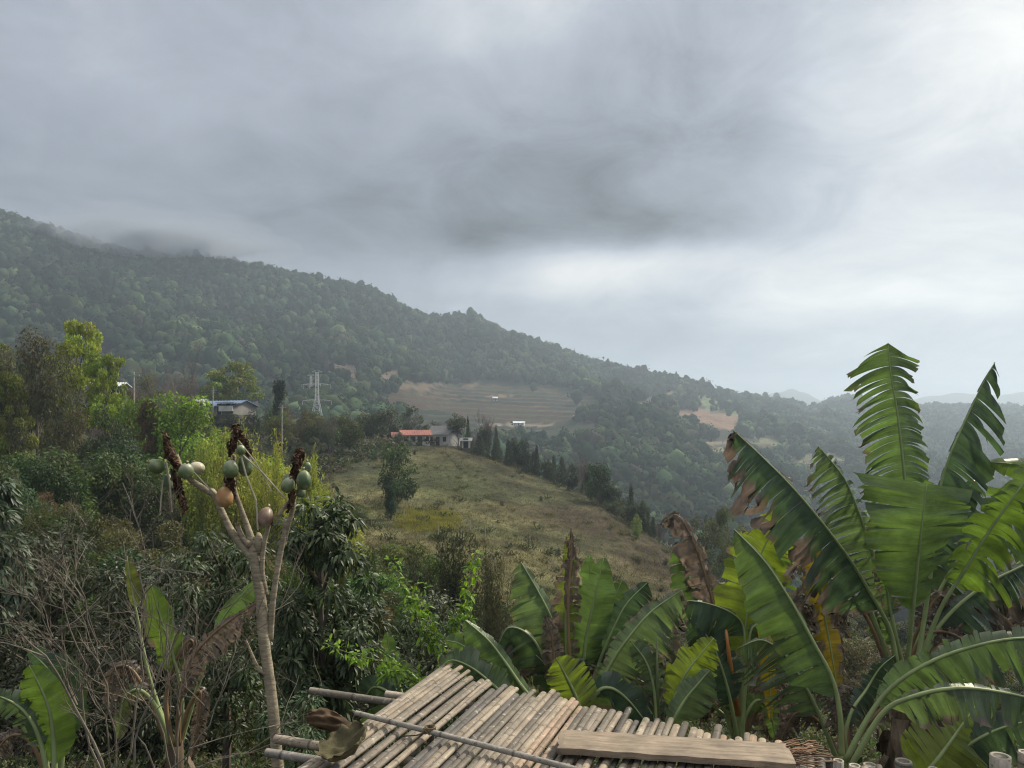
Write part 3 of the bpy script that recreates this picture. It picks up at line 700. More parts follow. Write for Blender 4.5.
px, Y = sample(4200, (-120, 1150), (55, 200), nf, .5)
ground_stuff('undergrowth', px, Y, .7+Y*.010, 40, [(.040, .06, .028), (.06, .075, .035), (.035, .05, .028), (.075, .07, .045), (.10, .085, .06)], .3, .5)
px, Y = sample(24000, (285, 770), (45, 165), lambda a, b_: field_mask(a, b_), 1.0)
ground_stuff('field_stubble', px, Y, RNG.uniform(.3, .75, len(px)), 9, [(.13, .115, .06), (.10, .075, .048), (.155, .135, .07), (.075, .09, .038), (.065, .05, .034)], 1.0, .16, 1.2, .6)
px, Y = sample(60000, (380, 480), (60, 95), lambda a, b_: ((a-428)/26)**2+((HY-F*zt_np(a, b_)/b_-521)/10)**2 < RNG.random(len(a))**2*2.2, 1.0)
ground_stuff('yellow_grass', px[:1500], Y[:1500], np.full(len(px[:1500]), .6), 12, [(.26, .23, .045), (.22, .21, .05)], 1.0, .14, 1.0, 1.0)
px, Y = sample(260, (300, 740), (48, 160), lambda a, b_: field_mask(a, b_), 1.0)
ground_stuff('field_weeds', px, Y, RNG.uniform(.5, 1.3, len(px)), 60, [(.06, .075, .035), (.09, .08, .05), (.05, .06, .03), (.12, .10, .055)], .5, .3, 1.0, .8)
# low bushes dotted over the field
for i in range(15):
    px = rnd.uniform(310, 690); Y = rnd.uniform(62, 140)
    if not field_mask(np.array([px]), np.array([Y]))[0]: continue
    tree(px, 0, Y, rnd.uniform(.6, 1.2)*F/Y, 'shrub', rnd.choice([(.05, .065, .035), (.09, .08, .05)]), 'small low bush in the dry field', 'low bushes dotted over the dry field', var=rnd.randrange(3), lod='far', h=rnd.uniform(.7, 1.3))
# thin stakes standing in the field
q = Q(); q.tube([(0, 0, -.2), (.02, 0, .7), (.0, .01, 1.5)], [.035, .03, .02], (.35, .32, .28), 6)
sm = mesh_np('field_stake', np.concatenate(q.V), np.concatenate(q.F), M_BARK, np.concatenate(q.C))
for i, (px, Y) in enumerate([(438, 74), (371, 78), (352, 80), (463, 72), (470, 80), (485, 78), (552, 70), (487, 92), (405, 84), (530, 82)]):
    o = obj('field_stake', sm, None, (( px-CX)/F*Y, Y, zt(px, Y))); o.rotation_euler = (rnd.uniform(-.1, .1), rnd.uniform(-.1, .1), 0)
    tag(o, 'thin pale wooden stake standing in the dry field', 'stake', 'stakes in the dry field')

# ------------------------------------------------------------------ houses, pylon, poles
def bx(q, c, s, col, rz=0.0):
    x, y, z = [v/2 for v in s]; V = [(a*x, b_*y, d*z) for a in (-1, 1) for b_ in (-1, 1) for d in (-1, 1)]
    cr, sr = math.cos(rz), math.sin(rz)
    V = [(a*cr-b_*sr+c[0], a*sr+b_*cr+c[1], d+c[2]) for a, b_, d in V]
    q.add(V, [(0, 1, 3, 2), (4, 6, 7, 5), (0, 4, 5, 1), (2, 3, 7, 6), (0, 2, 6, 4), (1, 5, 7, 3)], col)
M_WALL = bark_mat('painted_wall', .8, 2.0, .18, .1, .3, (1, 1, .4)); M_ROOF = bark_mat('roofing', .5, 1.5, .25, .2, .4, (1, 1, 1))
def roof_slab(q, W, Dp, z0, h, t, over, col, n=14):
    """gable roof, ridge along x, with raised ribs"""
    for s in (-1, 1):
        y0 = s*(Dp/2+over); x = W/2+over
        V = [(-x, 0, z0+h), (x, 0, z0+h), (x, y0, z0-.15), (-x, y0, z0-.15)]; V += [(a, b_, c-t) for a, b_, c in V]
        q.add(V, [(0, 1, 2, 3), (7, 6, 5, 4), (0, 4, 5, 1), (1, 5, 6, 2), (2, 6, 7, 3), (3, 7, 4, 0)], col)
        for i in range(n):
            xx = -x+.1+(2*x-.2)*i/(n-1)
            V = [(xx-.05, 0, z0+h+.01), (xx+.05, 0, z0+h+.01), (xx+.05, y0, z0-.14), (xx-.05, y0, z0-.14)]; V2 = [(a, b_, c+.05) for a, b_, c in V]
            q.add(V+V2, [(4, 5, 6, 7), (0, 4, 7, 3), (1, 2, 6, 5), (3, 7, 6, 2)], [v*.8 for v in col])
def house(px, pyb, Y, W, Dp, Hw, h, wallc, roofc, label, rz, name='house', cols=4, gable=True, doors=1):
    base = P(px, pyb, Y); zg = zt(px, Y)
    r = empty(name, base, label, 'house'); r.rotation_euler.z = rz
    q = Q(); bx(q, (0, 0, (Hw)/2), (W, Dp, Hw), wallc); bx(q, (0, 0, -.9), (W+.2, Dp+.2, 1.8), (.11, .10, .085))
    if gable:
        for s in (-1, 1): q.add([(s*W/2, -Dp/2, Hw), (s*W/2, Dp/2, Hw), (s*W/2, 0, Hw+h*.96), (s*W/2, 0, Hw+h*.96+.001)], [(0, 1, 3, 2)], wallc)
    q.build('wall', M_WALL, r)
    q = Q(); roof_slab(q, W, Dp, Hw+.05, h, .08, .5, roofc); q.build('roof', M_ROOF, r)
    for i in range(cols):
        xx = -W/2+W*(i+.5)/cols; d = i in ((cols//2,) if doors else ())
        q = Q(); sz = (1.0, .1, 2.0) if d else (1.0, .1, 1.0); zc = 1.02 if d else 1.5
        bx(q, (xx, -Dp/2-.02, zc), sz, (.03, .03, .035)); o = q.build('door' if d else 'window', M_WALL, r)
        q = Q(); 
        for s in (-1, 1): bx(q, (xx+s*.54, -Dp/2-.05, zc), (.08, .12, sz[2]+.16), (.5, .5, .48))
        bx(q, (xx, -Dp/2-.05, zc+sz[2]/2+.04), (1.0, .12, .08), (.5, .5, .48))
        q.build('frame', M_WALL, o)
    return r
h1 = house(227, 415, 143, 8.4, 6.4, 1.7, 1.0, (.24, .235, .22), (.17, .25, .40), 'low house with a blue metal roof among the trees', -.35, cols=4)
q = Q(); bx(q, (3.2, -4.0, 1.1), (3.2, .15, 1.0), (.55, .55, .52)); bx(q, (3.2, -3.2, 2.2), (4.2, 2.2, .08), (.35, .40, .48)); q.build('porch', M_WALL, h1)
h2 = house(415, 446, 156, 5.6, 4.6, 2.4, .9, (.62, .60, .57), (.33, .12, .09), 'white-walled house with a red tiled roof at the top of the field', .25, cols=4)
q = Q(); roof_slab(q, 3.4, 3.0, 2.2, .9, .08, .3, (.31, .12, .09), 8); bx(q, (0, 0, 1.1), (3.2, 2.8, 2.2), (.6, .58, .55)); o = q.build('annex', M_ROOF, h2); o.location = (-3.0, .5, -.2)
h3 = house(444, 446, 160, 5.2, 4.6, 2.6, 1.7, (.42, .41, .40), (.16, .16, .17), 'grey-roofed pale house just right of the red-roofed one', -.5, cols=3)
h4 = house(466, 448, 157, 1.7, 1.6, 1.6, .5, (.6, .6, .58), (.35, .35, .35), 'tiny white hut beside the grey-roofed house', 0, name='hut', cols=1)
h5 = house(109, 395, 96, 3.4, 2.4, 1.2, .35, (.10, .09, .085), (.75, .76, .78), 'white-roofed dark shed among the trees at the left', .1, name='shed', cols=2)
h6 = house(200, 412, 142, 1.6, 1.6, 2.0, .4, (.72, .72, .70), (.6, .6, .6), 'small white outbuilding left of the blue-roofed house', 0, name='hut', cols=1)
def far_y(px, py):
    j = int(np.argmin(abs(xs-px)))
    for i in range(len(Ysamp)):
        if Ysamp[i] > 330 and PYg[i, j] <= py: return float(Ysamp[i])
    return 560.
for px, py, W, wc, rc, lab in [(519, 426, 9, (.6, .6, .6), (.75, .77, .8), 'long white-roofed shed on the far terraces'), (495, 401, 4, (.5, .5, .5), (.7, .72, .75), 'small white shed on the brown terraces across the valley'),
     (576, 420, 4, (.65, .6, .55), (.42, .2, .14), 'small reddish far house at the end of the terraces'), (803, 413, 12, (.5, .42, .35), (.5, .4, .3), 'pale building on the saddle of the far hill')]:
    Yf = far_y(px, py); house(px, py, Yf, W, 5, 2.6, 1.2, wc, rc, lab, rnd.uniform(-.3, .3), name='farm_building', cols=3)
M_STEEL = plain('galvanised_steel', (.50, .52, .54), .5, .1)
def pylon(px, pytop, Y, H, label):
    top = (HY-pytop)/F*Y; r = empty('transmission_tower', ((px-CX)/F*Y, Y, top-H), label, 'pylon'); th = .055
    q = Q(); cc = (.6, .6, .6)
    def hw(z): return 3.2*(1-z/(H*.62))+.7 if z < H*.62 else .7-.25*(z-H*.62)/(H*.38)
    lv = [H*v for v in (0, .14, .27, .38, .47, .55, .62, .69, .76, .83, .9, .97)]
    for a, b_ in zip(lv[:-1], lv[1:]):
        wa, wb = hw(a), hw(b_)
        ca = [(-wa, -wa), (wa, -wa), (wa, wa), (-wa, wa)]; cb = [(-wb, -wb), (wb, -wb), (wb, wb), (-wb, wb)]
        for i in range(4):
            j = (i+1) % 4
            q.tube([(*ca[i], a), (*cb[i], b_)], th, cc, 4, False); q.tube([(*ca[i], a), (*cb[j], b_)], th*.6, cc, 4, False); q.tube([(*ca[j], a), (*cb[i], b_)], th*.6, cc, 4, False)
            q.tube([(*cb[i], b_), (*cb[j], b_)], th*.6, cc, 4, False)
    q.build('lattice_mast', M_STEEL, r)
    for zz, L in ((H-12.4, 5.8), (H-6, 5.6), (H-.8, 2.2)):
        q = Q()
        for s in (-1, 1):
            q.tube([(0, 0, zz+.9), (s*L, 0, zz)], th*.8, cc, 4, False); q.tube([(0, 0, zz-.1), (s*L, 0, zz)], th*.8, cc, 4, False)
            for f in (.3, .55, .8): q.tube([(s*L*f, 0, zz), (s*L*(f-.1), 0, zz+.9*(1-f+.1))], th*.5, cc, 4, False)
        a_ = q.build('cross_arm', M_STEEL, r)
        for s in (-1, 1):
            if L > 5: q = Q(); q.tube([(s*L, 0, zz), (s*L, 0, zz-1.6)], .08, (.3, .3, .3), 5); q.build('insulator', M_STEEL, a_)
pylon(317, 370, 300, 31, 'tall steel lattice power pylon standing in the valley forest')
pylon(311, 374, 430, 38, 'second lattice power pylon just behind and left of the tall one')
def upole(px, t, b_, Y, label):
    H = (b_-t)/F*Y; r = empty('utility_pole', P(px, b_, Y), label, 'pole')
    q = Q(); q.tube([(0, 0, -.5), (0, 0, H)], [.11, .08], (.42, .40, .37), 8); q.build('pole', M_BARK, r)
    q = Q(); bx(q, (0, 0, H-.4), (1.3, .1, .1), (.35, .33, .3)); c_ = q.build('crossarm', M_BARK, r)
upole(282, 405, 452, 128, 'thin pale utility pole right of the blue-roofed house'); upole(213, 388, 416, 139, 'utility pole in front of the blue roof')
upole(134, 372, 402, 84, 'thin pale pole rising right of the white-roofed shed')
# a bird over the ridge
q = Q(); q.tube([(-.16, 0, 0), (-.05, 0, .02), (.08, 0, .02), (.17, 0, 0)], [.005, .045, .05, .015], (.02, .02, .02), 7)
for s in (-1, 1): q.add([(-.04, s*.03, .02), (.08, s*.03, .03), (.03, s*.3, .09), (-.06, s*.26, .08), ], [(0, 1, 2, 3)], (.02, .02, .02))
o = q.build('bird', M_BARK, None, loc=P(669, 391, 75)); o.rotation_euler = (0, 0, 1.2); tag(o, 'small dark bird flying in front of the far ridge', 'bird')
# ------------------------------------------------------------------ banana plants
def banana_mat():
    m, w = mat('banana_blade')
    c = w.n('ShaderNodeVertexColor', layer_name='Col').outputs[0]
    uv = w.sep(w.n('ShaderNodeUVMap', uv_map='UVMap').outputs[0])
    pos = w.n('ShaderNodeNewGeometry')
    # fine parallel veins running out from the midrib, mottling, paler back
    st = w.comb(w.m('MULTIPLY', uv[0], 1.0), w.m('MULTIPLY', uv[1], .12), 0.0)
    v1 = w.noise(st, 90, 3, .6); v2 = w.noise(pos.outputs['Position'], 6, 4, .6); v3 = w.noise(st, 14, 2, .5)
    f = w.m('MULTIPLY', w.mr(v1.outputs[0], .3, .7, .82, 1.15, False), w.m('MULTIPLY', w.mr(v2.outputs[0], .3, .7, .75, 1.25, False), w.mr(v3.outputs[0], .3, .7, .68, 1.32, False)))
    c = w.mix(1.0, c, w.comb(f, f, f), 'MULTIPLY')
    spot = w.mr(w.noise(pos.outputs['Position'], 34, 3, .6).outputs[0], .66, .74, 0, .55)
    c = w.mix(spot, c, (.16, .11, .045))
    c = w.mix(w.m('MULTIPLY', pos.outputs['Backfacing'], .10), c, (.20, .25, .20))
    p = w.n('ShaderNodeBsdfPrincipled'); w.put(p.inputs['Base Color'], c); p.inputs['Roughness'].default_value = .36; p.inputs['Specular IOR Level'].default_value = .65
    b = w.n('ShaderNodeBump'); b.inputs['Strength'].default_value = .45; b.inputs['Distance'].default_value = .006; w.put(b.inputs['Height'], v1.outputs[0]); w.put(p.inputs['Normal'], b.outputs[0])
    t = w.n('ShaderNodeBsdfTranslucent'); w.put(t.inputs[0], w.mix(1.0, c, (1.0, 1.0, 1.0), 'MULTIPLY'))
    sc3 = w.sep(c); gm = w.m('MULTIPLY', w.m('SUBTRACT', sc3[1], sc3[0]), 30.0, 0, True)
    w.put(t.inputs[0], w.mix(1.0, c, w.mix(gm, (.9, .85, .75), (1.5, 1.65, .7)), 'MULTIPLY'))
    x = w.n('ShaderNodeMixShader'); x.inputs[0].default_value = .42
    w.t.links.new(p.outputs[0], x.inputs[1]); w.t.links.new(t.outputs[0], x.inputs[2]); out_to(w, x.outputs[0]); return m
M_BAN = banana_mat(); M_RIB = bark_mat('banana_rib', .5, 14, .15, .1, .4)
def catmull(pts, n):
    p = np.array(pts, float); p = np.vstack([2*p[0]-p[1], p, 2*p[-1]-p[-2]]); d = np.linalg.norm(np.diff(p[1:-1], axis=0), axis=1)
    cum = np.concatenate([[0], np.cumsum(d)]); cum /= cum[-1]; out = []
    for s in np.linspace(0, 1, n):
        i = min(int(np.searchsorted(cum, s, side='right'))-1, len(d)-1); u = (s-cum[i])/(cum[i+1]-cum[i]+1e-9)
        a, b_, c, e = p[i:i+4]; out.append(.5*((2*b_)+(-a+c)*u+(2*a-5*b_+4*c-e)*u*u+(-a+3*b_-3*c+e)*u**3))
    return np.array(out)
G1 = (.068, .105, .052); G2 = (.085, .132, .054); G3 = (.048, .080, .056); G4 = (.10, .155, .035); GY = (.17, .215, .035); GP = (.088, .125, .072)
YEL = (.55, .38, .02); DEAD = (.20, .155, .125)
def banana_leaf(parent, pts, b0, wl, wr, col, fl=15, fr=15, roll=0, tear=.5, droop=.15, dead=.1, trunc=False, seed=None, skew=.3, curl=.0, tip=.38, bas=.16, gp=1.0, wild=.6):
    tear = tear**.72 if tear < .7 else tear
    rnd = random.Random(seed if seed is not None else int(abs(pts[-1][0]*7+pts[-1][1]*3)))
    Y0 = pts[-1][2] if len(pts[-1]) > 2 else pts[0][2]
    full = []; lastY = pts[0][2]
    for p_ in pts:
        lastY = p_[2] if len(p_) > 2 else lastY; full.append(tuple(P(p_[0], p_[1], lastY)))
    ms = lastY/F
    N = 90; C = catmull(full, N); seg = np.linalg.norm(np.diff(C, axis=0), axis=1); Ltot = seg.sum(); s_ = np.concatenate([[0], np.cumsum(seg)])
    T = np.gradient(C, axis=0); T /= np.linalg.norm(T, axis=1, keepdims=True)
    ref = np.array([0.02, -1, .12]); N0 = ref-T*(T@ref)[:, None]; N0 /= np.linalg.norm(N0, axis=1, keepdims=True)
    S = np.cross(T, N0)
    cr, sr = math.cos(R(roll)), math.sin(R(roll)); N1 = N0*cr+S*sr; S = S*cr-N0*sr; N0 = N1
    col = np.array(col); br = np.array(DEAD)
    q = Q()
    def at(t):
        i = min(max(t, 0), 1)*(N-1); k = min(int(i), N-2); u = i-k
        return [A[k]*(1-u)+A[k+1]*u for A in (C, T, N0, S)]
    ph = rnd.uniform(0, 100)
    for side, W, fold in ((-1, wl*ms, R(fl)), (1, wr*ms, R(fr))):
        if W <= 0: continue
        t = b0; 
        while t < .995:
            wd_ = rnd.uniform(.3, 1.7)*(.075-.062*tear); t1 = min(1, t+wd_)
            if 1-t1 < .015: t1 = 1
            torn = rnd.random() < .25+.75*tear
            gap = (gp*rnd.uniform(.05, .35)*tear if torn else 0); dfold = rnd.gauss(.06, .5*tear*wild) if torn else rnd.gauss(0, .04)
            ddro = 1.15+wild*rnd.uniform(-1, 1.4) if torn else 1.0; lenf = 1-wild*rnd.uniform(-.08, .36) if torn else rnd.uniform(.96, 1.02)
            dd = dead*rnd.uniform(.3, 1.7); hue = rnd.uniform(.85, 1.18); edgecut = rnd.uniform(-.1, .1)*tear
            na = max(2, min(6, int((t1-t)*Ltot/.05)+1)); nb = 7
            V = []; CC = []; UV = []
            for a in range(na+1):
                fa = a/na; tt = t+(t1-t)*fa
                tp = (tt-b0)/(1-b0)
                prof = min(1, (tp/bas+.02)**.55)*(1 if trunc else min(1, max(0, (1-tp)/tip)**.58+.0))
                prof *= 1+.04*math.sin(tt*41+ph)
                for b_ in range(nb+1):
                    qv = b_/nb; qe = qv
                    # squeeze towards strip centre near the edge so that tears open outward
                    sq = 1-gap*qv**1.2; tt2 = (t+t1)/2+(tt-(t+t1)/2)*sq
                    c_, T_, N_, S_ = at(tt2)
                    wv = W*prof*lenf*(1+edgecut*(fa-.5)*2)*qe
                    fo = fold+dfold*qv+curl*qv*qv
                    pos = c_+(S_*side*math.cos(fo)-N_*math.sin(fo))*wv+T_*wv*skew
                    pos = pos-np.array([0, 0, 1])*droop*ddro*wv*qv
                    # gentle pleats
                    pos = pos+N_*(.10*W*qv*math.sin((tt*Ltot)*26+ph+qv*2)*.35+.02*W*math.sin(tt*Ltot*70+ph)*qv)
                    e = mn.noise((tt*Ltot*9+ph, qv*2, side*5.))*.5+.5
                    k = min(1, max(0, (qv-(1.12-dd*1.05)+(e-.5)*.9*min(1, dd*2))*7)) if dd > .02 else 0
                    if dead >= .99: k = min(1, .75+e*.5)
                    cc = col*hue*(1-.10*qv)+np.array([.05, .045, 0])*max(0, 1-abs(k-.3)*3)*(k > .02)
                    bb = br*(.55+1.1*mn.noise((tt*Ltot*20+ph, qv*5, 1.)) **2*2+.35*e)
                    V.append(pos); CC.append(cc*(1-k)+bb*k); UV.append((tt*Ltot+ph, qv*W))
                    if k > .6: V[-1] = V[-1]+np.array([rnd.uniform(-1, 1), rnd.uniform(-1, 1), rnd.uniform(-1.2, .4)])*W*.09
            n1 = nb+1
            Fc = [(a*n1+b_, a*n1+b_+1, (a+1)*n1+b_+1, (a+1)*n1+b_) for a in range(na) for b_ in range(nb)]
            if side < 0: Fc = [f[::-1] for f in Fc]
            q.add(V, Fc, np.clip(np.array(CC), .005, 1), UV)
            t = t1
    if wl <= 0 and wr <= 0: return None
    o = q.build('leaf', M_BAN, parent, smooth=True)
    r = Q(); idx = np.linspace(0, N-1, 30).astype(int)
    dk = dead >= .6
    rc = np.array((.20, .13, .07)) if dk else np.array((.24, .30, .13)); 
    r.tube([C[i] for i in idx], [(.023*(1-f*.9)+.001)*(lastY/7)**.3 for f in np.linspace(0, 1, 30)], rc, 7)
    r.build('midrib', M_RIB, o, smooth=True)
    return o
M_SHEATH = bark_mat('dry_sheath', .9, 7, .6, .6, .15, (3, 3, .35))
def banana_plant(base, top, r0, r1, label, group=None, skirt=10, green=False, seed=1):
    """pseudostem from the ground up to the crown, wrapped in dry sheaths"""
    rnd = random.Random(seed); Y = top[2]; zg = zt(base[0], Y)
    root = empty('banana_plant', (0, 0, 0), label, 'banana plant', group)
    x0 = (base[0]-CX)/F*Y; tp = P(*top); gp = Vector((x0, Y, min(zg, tp.z-.3)))
    q = Q(); n = 14; pts = []; rr = []
    for i in range(n):
        f = i/(n-1); p_ = gp.lerp(tp, f); pts.append(p_+Vector((math.sin(f*5+seed)*.015, math.cos(f*4)*.015, 0))); rr.append((r0*(1-f)+r1*f)*(1+.06*math.sin(f*19+seed)))
    q.tube(pts, rr, (.11, .14, .05) if green else (.13, .10, .07), 14); q.build('stem', M_SHEATH, root, smooth=True)
    q = Q()
    for i in range(skirt):       # dry sheath strips hanging along the stem
        f = rnd.uniform(.25, 1.0); p_ = gp.lerp(tp, f); a = rnd.uniform(0, 6.28); L = rnd.uniform(.25, .7); w0 = rnd.uniform(.03, .08); rad = (r0*(1-f)+r1*f)
        d = Vector((math.cos(a), math.sin(a), 0)); s = Vector((-math.sin(a), math.cos(a), 0)); V = []; m_ = 8
        for k in range(m_+1):
            g = k/m_; c_ = p_+d*(rad+.02+.10*math.sin(g*2.2)*rnd.uniform(.7, 1.2))-Vector((0, 0, L*g))+s*.05*math.sin(g*5+i)
            wv = w0*(1-g*.5)*rnd.uniform(.7, 1.2)
            V += [tuple(c_-s*wv), tuple(c_+d*.02), tuple(c_+s*wv)]
        Fc = [(k*3+j, k*3+j+1, k*3+j+4, k*3+j+3) for k in range(m_) for j in range(2)]
        q.add(V, Fc, np.array((.20, .155, .115))*rnd.uniform(.45, 1.3))
    if skirt: q.build('dry_sheath', M_SHEATH, root)
    return root
BL = banana_leaf
mp = banana_plant((893, 0), (903, 672, 7.0), .17, .085, 'tall banana plant at the right with upright ragged leaves against the sky', skirt=46, seed=3)
BL(mp, [(905, 678, 7.0), (910, 640), (911, 590), (909, 530), (904, 470), (897, 410), (891, 375), (888, 343)], .26, 38, 33, G2, 14, 14, tear=.97, droop=.28, dead=.14, skew=-.02, tip=.05, seed=33, gp=.7, wild=.35)
BL(mp, [(917, 665, 7.1), (930, 580, 7.2), (938, 500, 7.3), (950, 455), (968, 415), (982, 385), (995, 362)], .36, 5, 50, G3, 80, 5, tear=.55, droop=.32, dead=.08, skew=-.1, seed=4)
BL(mp, [(906, 670, 6.9), (912, 620, 6.7), (918, 560, 6.5), (923, 515, 6.4), (927, 484, 6.4)], .36, 66, 62, G2, 12, 12, tear=.3, droop=.02, dead=.08, trunc=True, skew=.05, bas=.9)
BL(mp, [(898, 668, 7), (890, 630, 7), (872, 596, 6.9), (850, 560, 6.8), (820, 520, 6.7), (790, 485), (760, 455), (733, 430)], .22, 46, 12, G3, 5, 50, tear=.72, droop=.25, dead=.40, skew=.12, tip=.2)
BL(mp, [(900, 660, 7.3), (888, 600, 7.4), (872, 550), (858, 510), (845, 480), (830, 460), (818, 446)], .2, 46, 15, GP, 10, 40, tear=.9, droop=.25, dead=.22, skew=.2)
BL(mp, [(918, 668, 7), (940, 610, 6.9), (965, 570, 6.8), (990, 530, 6.7), (1015, 495, 6.6), (1045, 455), (1065, 435)], .34, 30, 50, G4, 10, 20, tear=.75, droop=.45, dead=.14, skew=.25)
BL(mp, [(915, 670, 7.2), (960, 610, 7.3), (1050, 540, 7.3), (1085, 505), (1060, 478, 7.2), (1030, 466), (990, 462)], .66, 20, 14, G4, 10, 30, tear=.25, droop=.1, dead=.05)
BL(mp, [(915, 668, 7.2), (940, 625), (975, 592), (1010, 572), (1045, 560), (1085, 575)], .18, 12, 48, G3, 50, 5, tear=.8, droop=.3, dead=.45)
BL(mp, [(912, 660, 7.4), (935, 600, 7.5), (965, 550, 7.6), (1000, 520, 7.7), (1050, 505, 7.8)], .25, 34, 44, G1, 10, 15, tear=.7, droop=.3, dead=.15)
BL(mp, [(912, 660, 7.5), (925, 600, 7.6), (935, 550, 7.7), (950, 510, 7.8), (975, 480)], .3, 26, 36, G3, 10, 15, tear=.8, droop=.3, dead=.25)
BL(mp, [(893, 665, 7.1), (870, 615, 7.2), (845, 590), (822, 585), (805, 600), (798, 650)], .45, 26, 22, G1, 30, 30, tear=.9, droop=.7, dead=1, skew=.1)
BL(mp, [(888, 668, 7.2), (868, 620, 7.3), (850, 600), (838, 612), (832, 650), (836, 700)], .45, 20, 20, G1, 30, 30, tear=.9, droop=.5, dead=1, skew=.1)
BL(mp, [(892, 668, 7.1), (862, 590, 7), (832, 540, 6.9), (815, 540), (820, 590), (831, 650), (841, 715)], .48, 13, 16, (.36, .27, .025), 10, 10, tear=.6, droop=.1, dead=.45, skew=.1)
BL(mp, [(920, 668, 7.2), (945, 640), (985, 600, 7.3), (1000, 590), (1020, 620), (1030, 660)], .5, 16, 16, G1, 30, 30, tear=.9, droop=.5, dead=1)
BL(mp, [(885, 700, 6.9), (868, 690), (855, 700), (848, 735), (850, 790)], .3, 14, 14, G1, 30, 30, tear=.8, droop=.3, dead=1)

p2 = banana_plant((846, 0), (842, 758, 5.4), .075, .05, 'low banana plant at the lower right with long leaves arching to the right edge', skirt=14, green=True, seed=5)
BL(p2, [(845, 762, 5.3), (868, 718, 5.3), (892, 687, 5.3), (930, 662, 5.2), (975, 646, 5.1), (1020, 638, 5.0), (1060, 641), (1100, 655)], .22, 16, 42, G1, 35, -5, tear=.8, droop=.10, dead=.14, skew=.18)
BL(p2, [(850, 768, 5.1), (882, 714, 5.0), (912, 697, 4.9), (955, 688, 4.8), (1000, 692), (1040, 702), (1090, 725)], .27, 9, 33, GP, 60, -5, tear=.8, droop=.10, dead=.2, skew=.1)
BL(p2, [(900, 800, 5.4), (935, 762, 5.4), (962, 725, 5.5), (984, 694, 5.6)], .15, 44, 44, GY, 10, 10, tear=.3, droop=.05, dead=.05)
BL(p2, [(900, 800, 5.5), (940, 765, 5.5), (985, 735), (1025, 722), (1050, 728)], .25, 20, 34, G3, 10, 10, tear=.5, droop=.3, dead=.1)
BL(p2, [(842, 760, 5.6), (840, 715), (832, 678), (812, 640), (790, 600), (765, 562), (734, 529)], .24, 40, 9, G2, 5, 55, tear=.3, droop=.08, dead=.08, skew=.15)
BL(p2, [(838, 762, 6.2), (818, 712), (800, 677), (785, 655), (762, 640), (738, 648)], .30, 42, 6, GP, 10, 40, tear=.9, droop=.2, dead=.15)
BL(p2, [(840, 762, 5.9), (850, 715, 6.0), (866, 690, 6.1), (880, 668), (895, 655)], .3, 12, 20, G3, 10, 10, tear=.6, droop=.3, dead=.2)

pn = banana_plant((740, 0), (739, 735, 7.2), .075, .05, 'banana plant right of the plank with glowing yellow-green leaves and an orange stalk', skirt=18, seed=8)
BL(pn, [(738, 745, 7.2), (740, 690), (743, 650), (748, 610), (757, 565), (770, 535), (783, 508)], .36, 34, 36, GY, 12, 12, tear=.55, droop=.1, dead=.16, skew=.2)
BL(pn, [(740, 745, 7.5), (745, 690), (757, 620), (772, 560), (790, 520)], .4, 26, 30, G4, 12, 12, tear=.8, droop=.2, dead=.25)
BL(pn, [(740, 742, 7.0), (744, 690), (745, 650), (742, 624), (728, 611, 6.9), (705, 603), (682, 600)], .55, 34, 4, G3, 0, 60, tear=.45, droop=.15, dead=.10, skew=.1)
BL(pn, [(742, 742, 7.0), (745, 690), (748, 650), (753, 627), (768, 624), (785, 638), (802, 655)], .55, 5, 26, G1, 60, 0, tear=.5, droop=.1, dead=.10, skew=.1)
BL(pn, [(735, 742, 7.3), (730, 690), (722, 640), (712, 600), (700, 560), (688, 530), (675, 514), (660, 524)], .5, 20, 11, G1, 10, 30, tear=.6, droop=.2, dead=1)
BL(pn, [(735, 742, 7.4), (726, 690), (712, 640), (698, 600), (686, 570), (675, 545)], .5, 20, 6, G2, 5, 50, tear=.5, droop=.1, dead=.12)
BL(pn, [(740, 742, 7.3), (750, 680), (760, 635), (766, 622, 7.0), (769, 655, 6.9), (770, 690, 6.9), (771, 722, 6.9)], .5, 9, 10, YEL, 10, 10, tear=.4, droop=.05, dead=.22)
BL(pn, [(738, 740, 7.0), (728, 690, 6.9), (715, 650), (702, 630), (690, 618)], .3, 24, 24, G3, 10, 10, tear=.5, droop=.2, dead=.1)
BL(pn, [(740, 742, 7.1), (746, 715, 7.0), (758, 700), (770, 712), (776, 740)], .3, 10, 10, G2, 10, 10, tear=.5, droop=.1, dead=.2)
BL(pn, [(744, 740, 7.3), (756, 700, 7.3), (768, 690), (778, 710), (782, 745)], .35, 12, 12, G1, 20, 20, tear=.8, droop=.3, dead=1)
q = Q(); q.tube([P(738, 715, 7.0), P(733, 680, 6.95), P(729, 655, 6.9), (P(726, 630, 6.9))], [.028, .024, .02, .012], (.42, .17, .05), 8); tag(q.build('leaf_stalk', M_RIB, pn, smooth=True), 'bare orange leaf stalk')

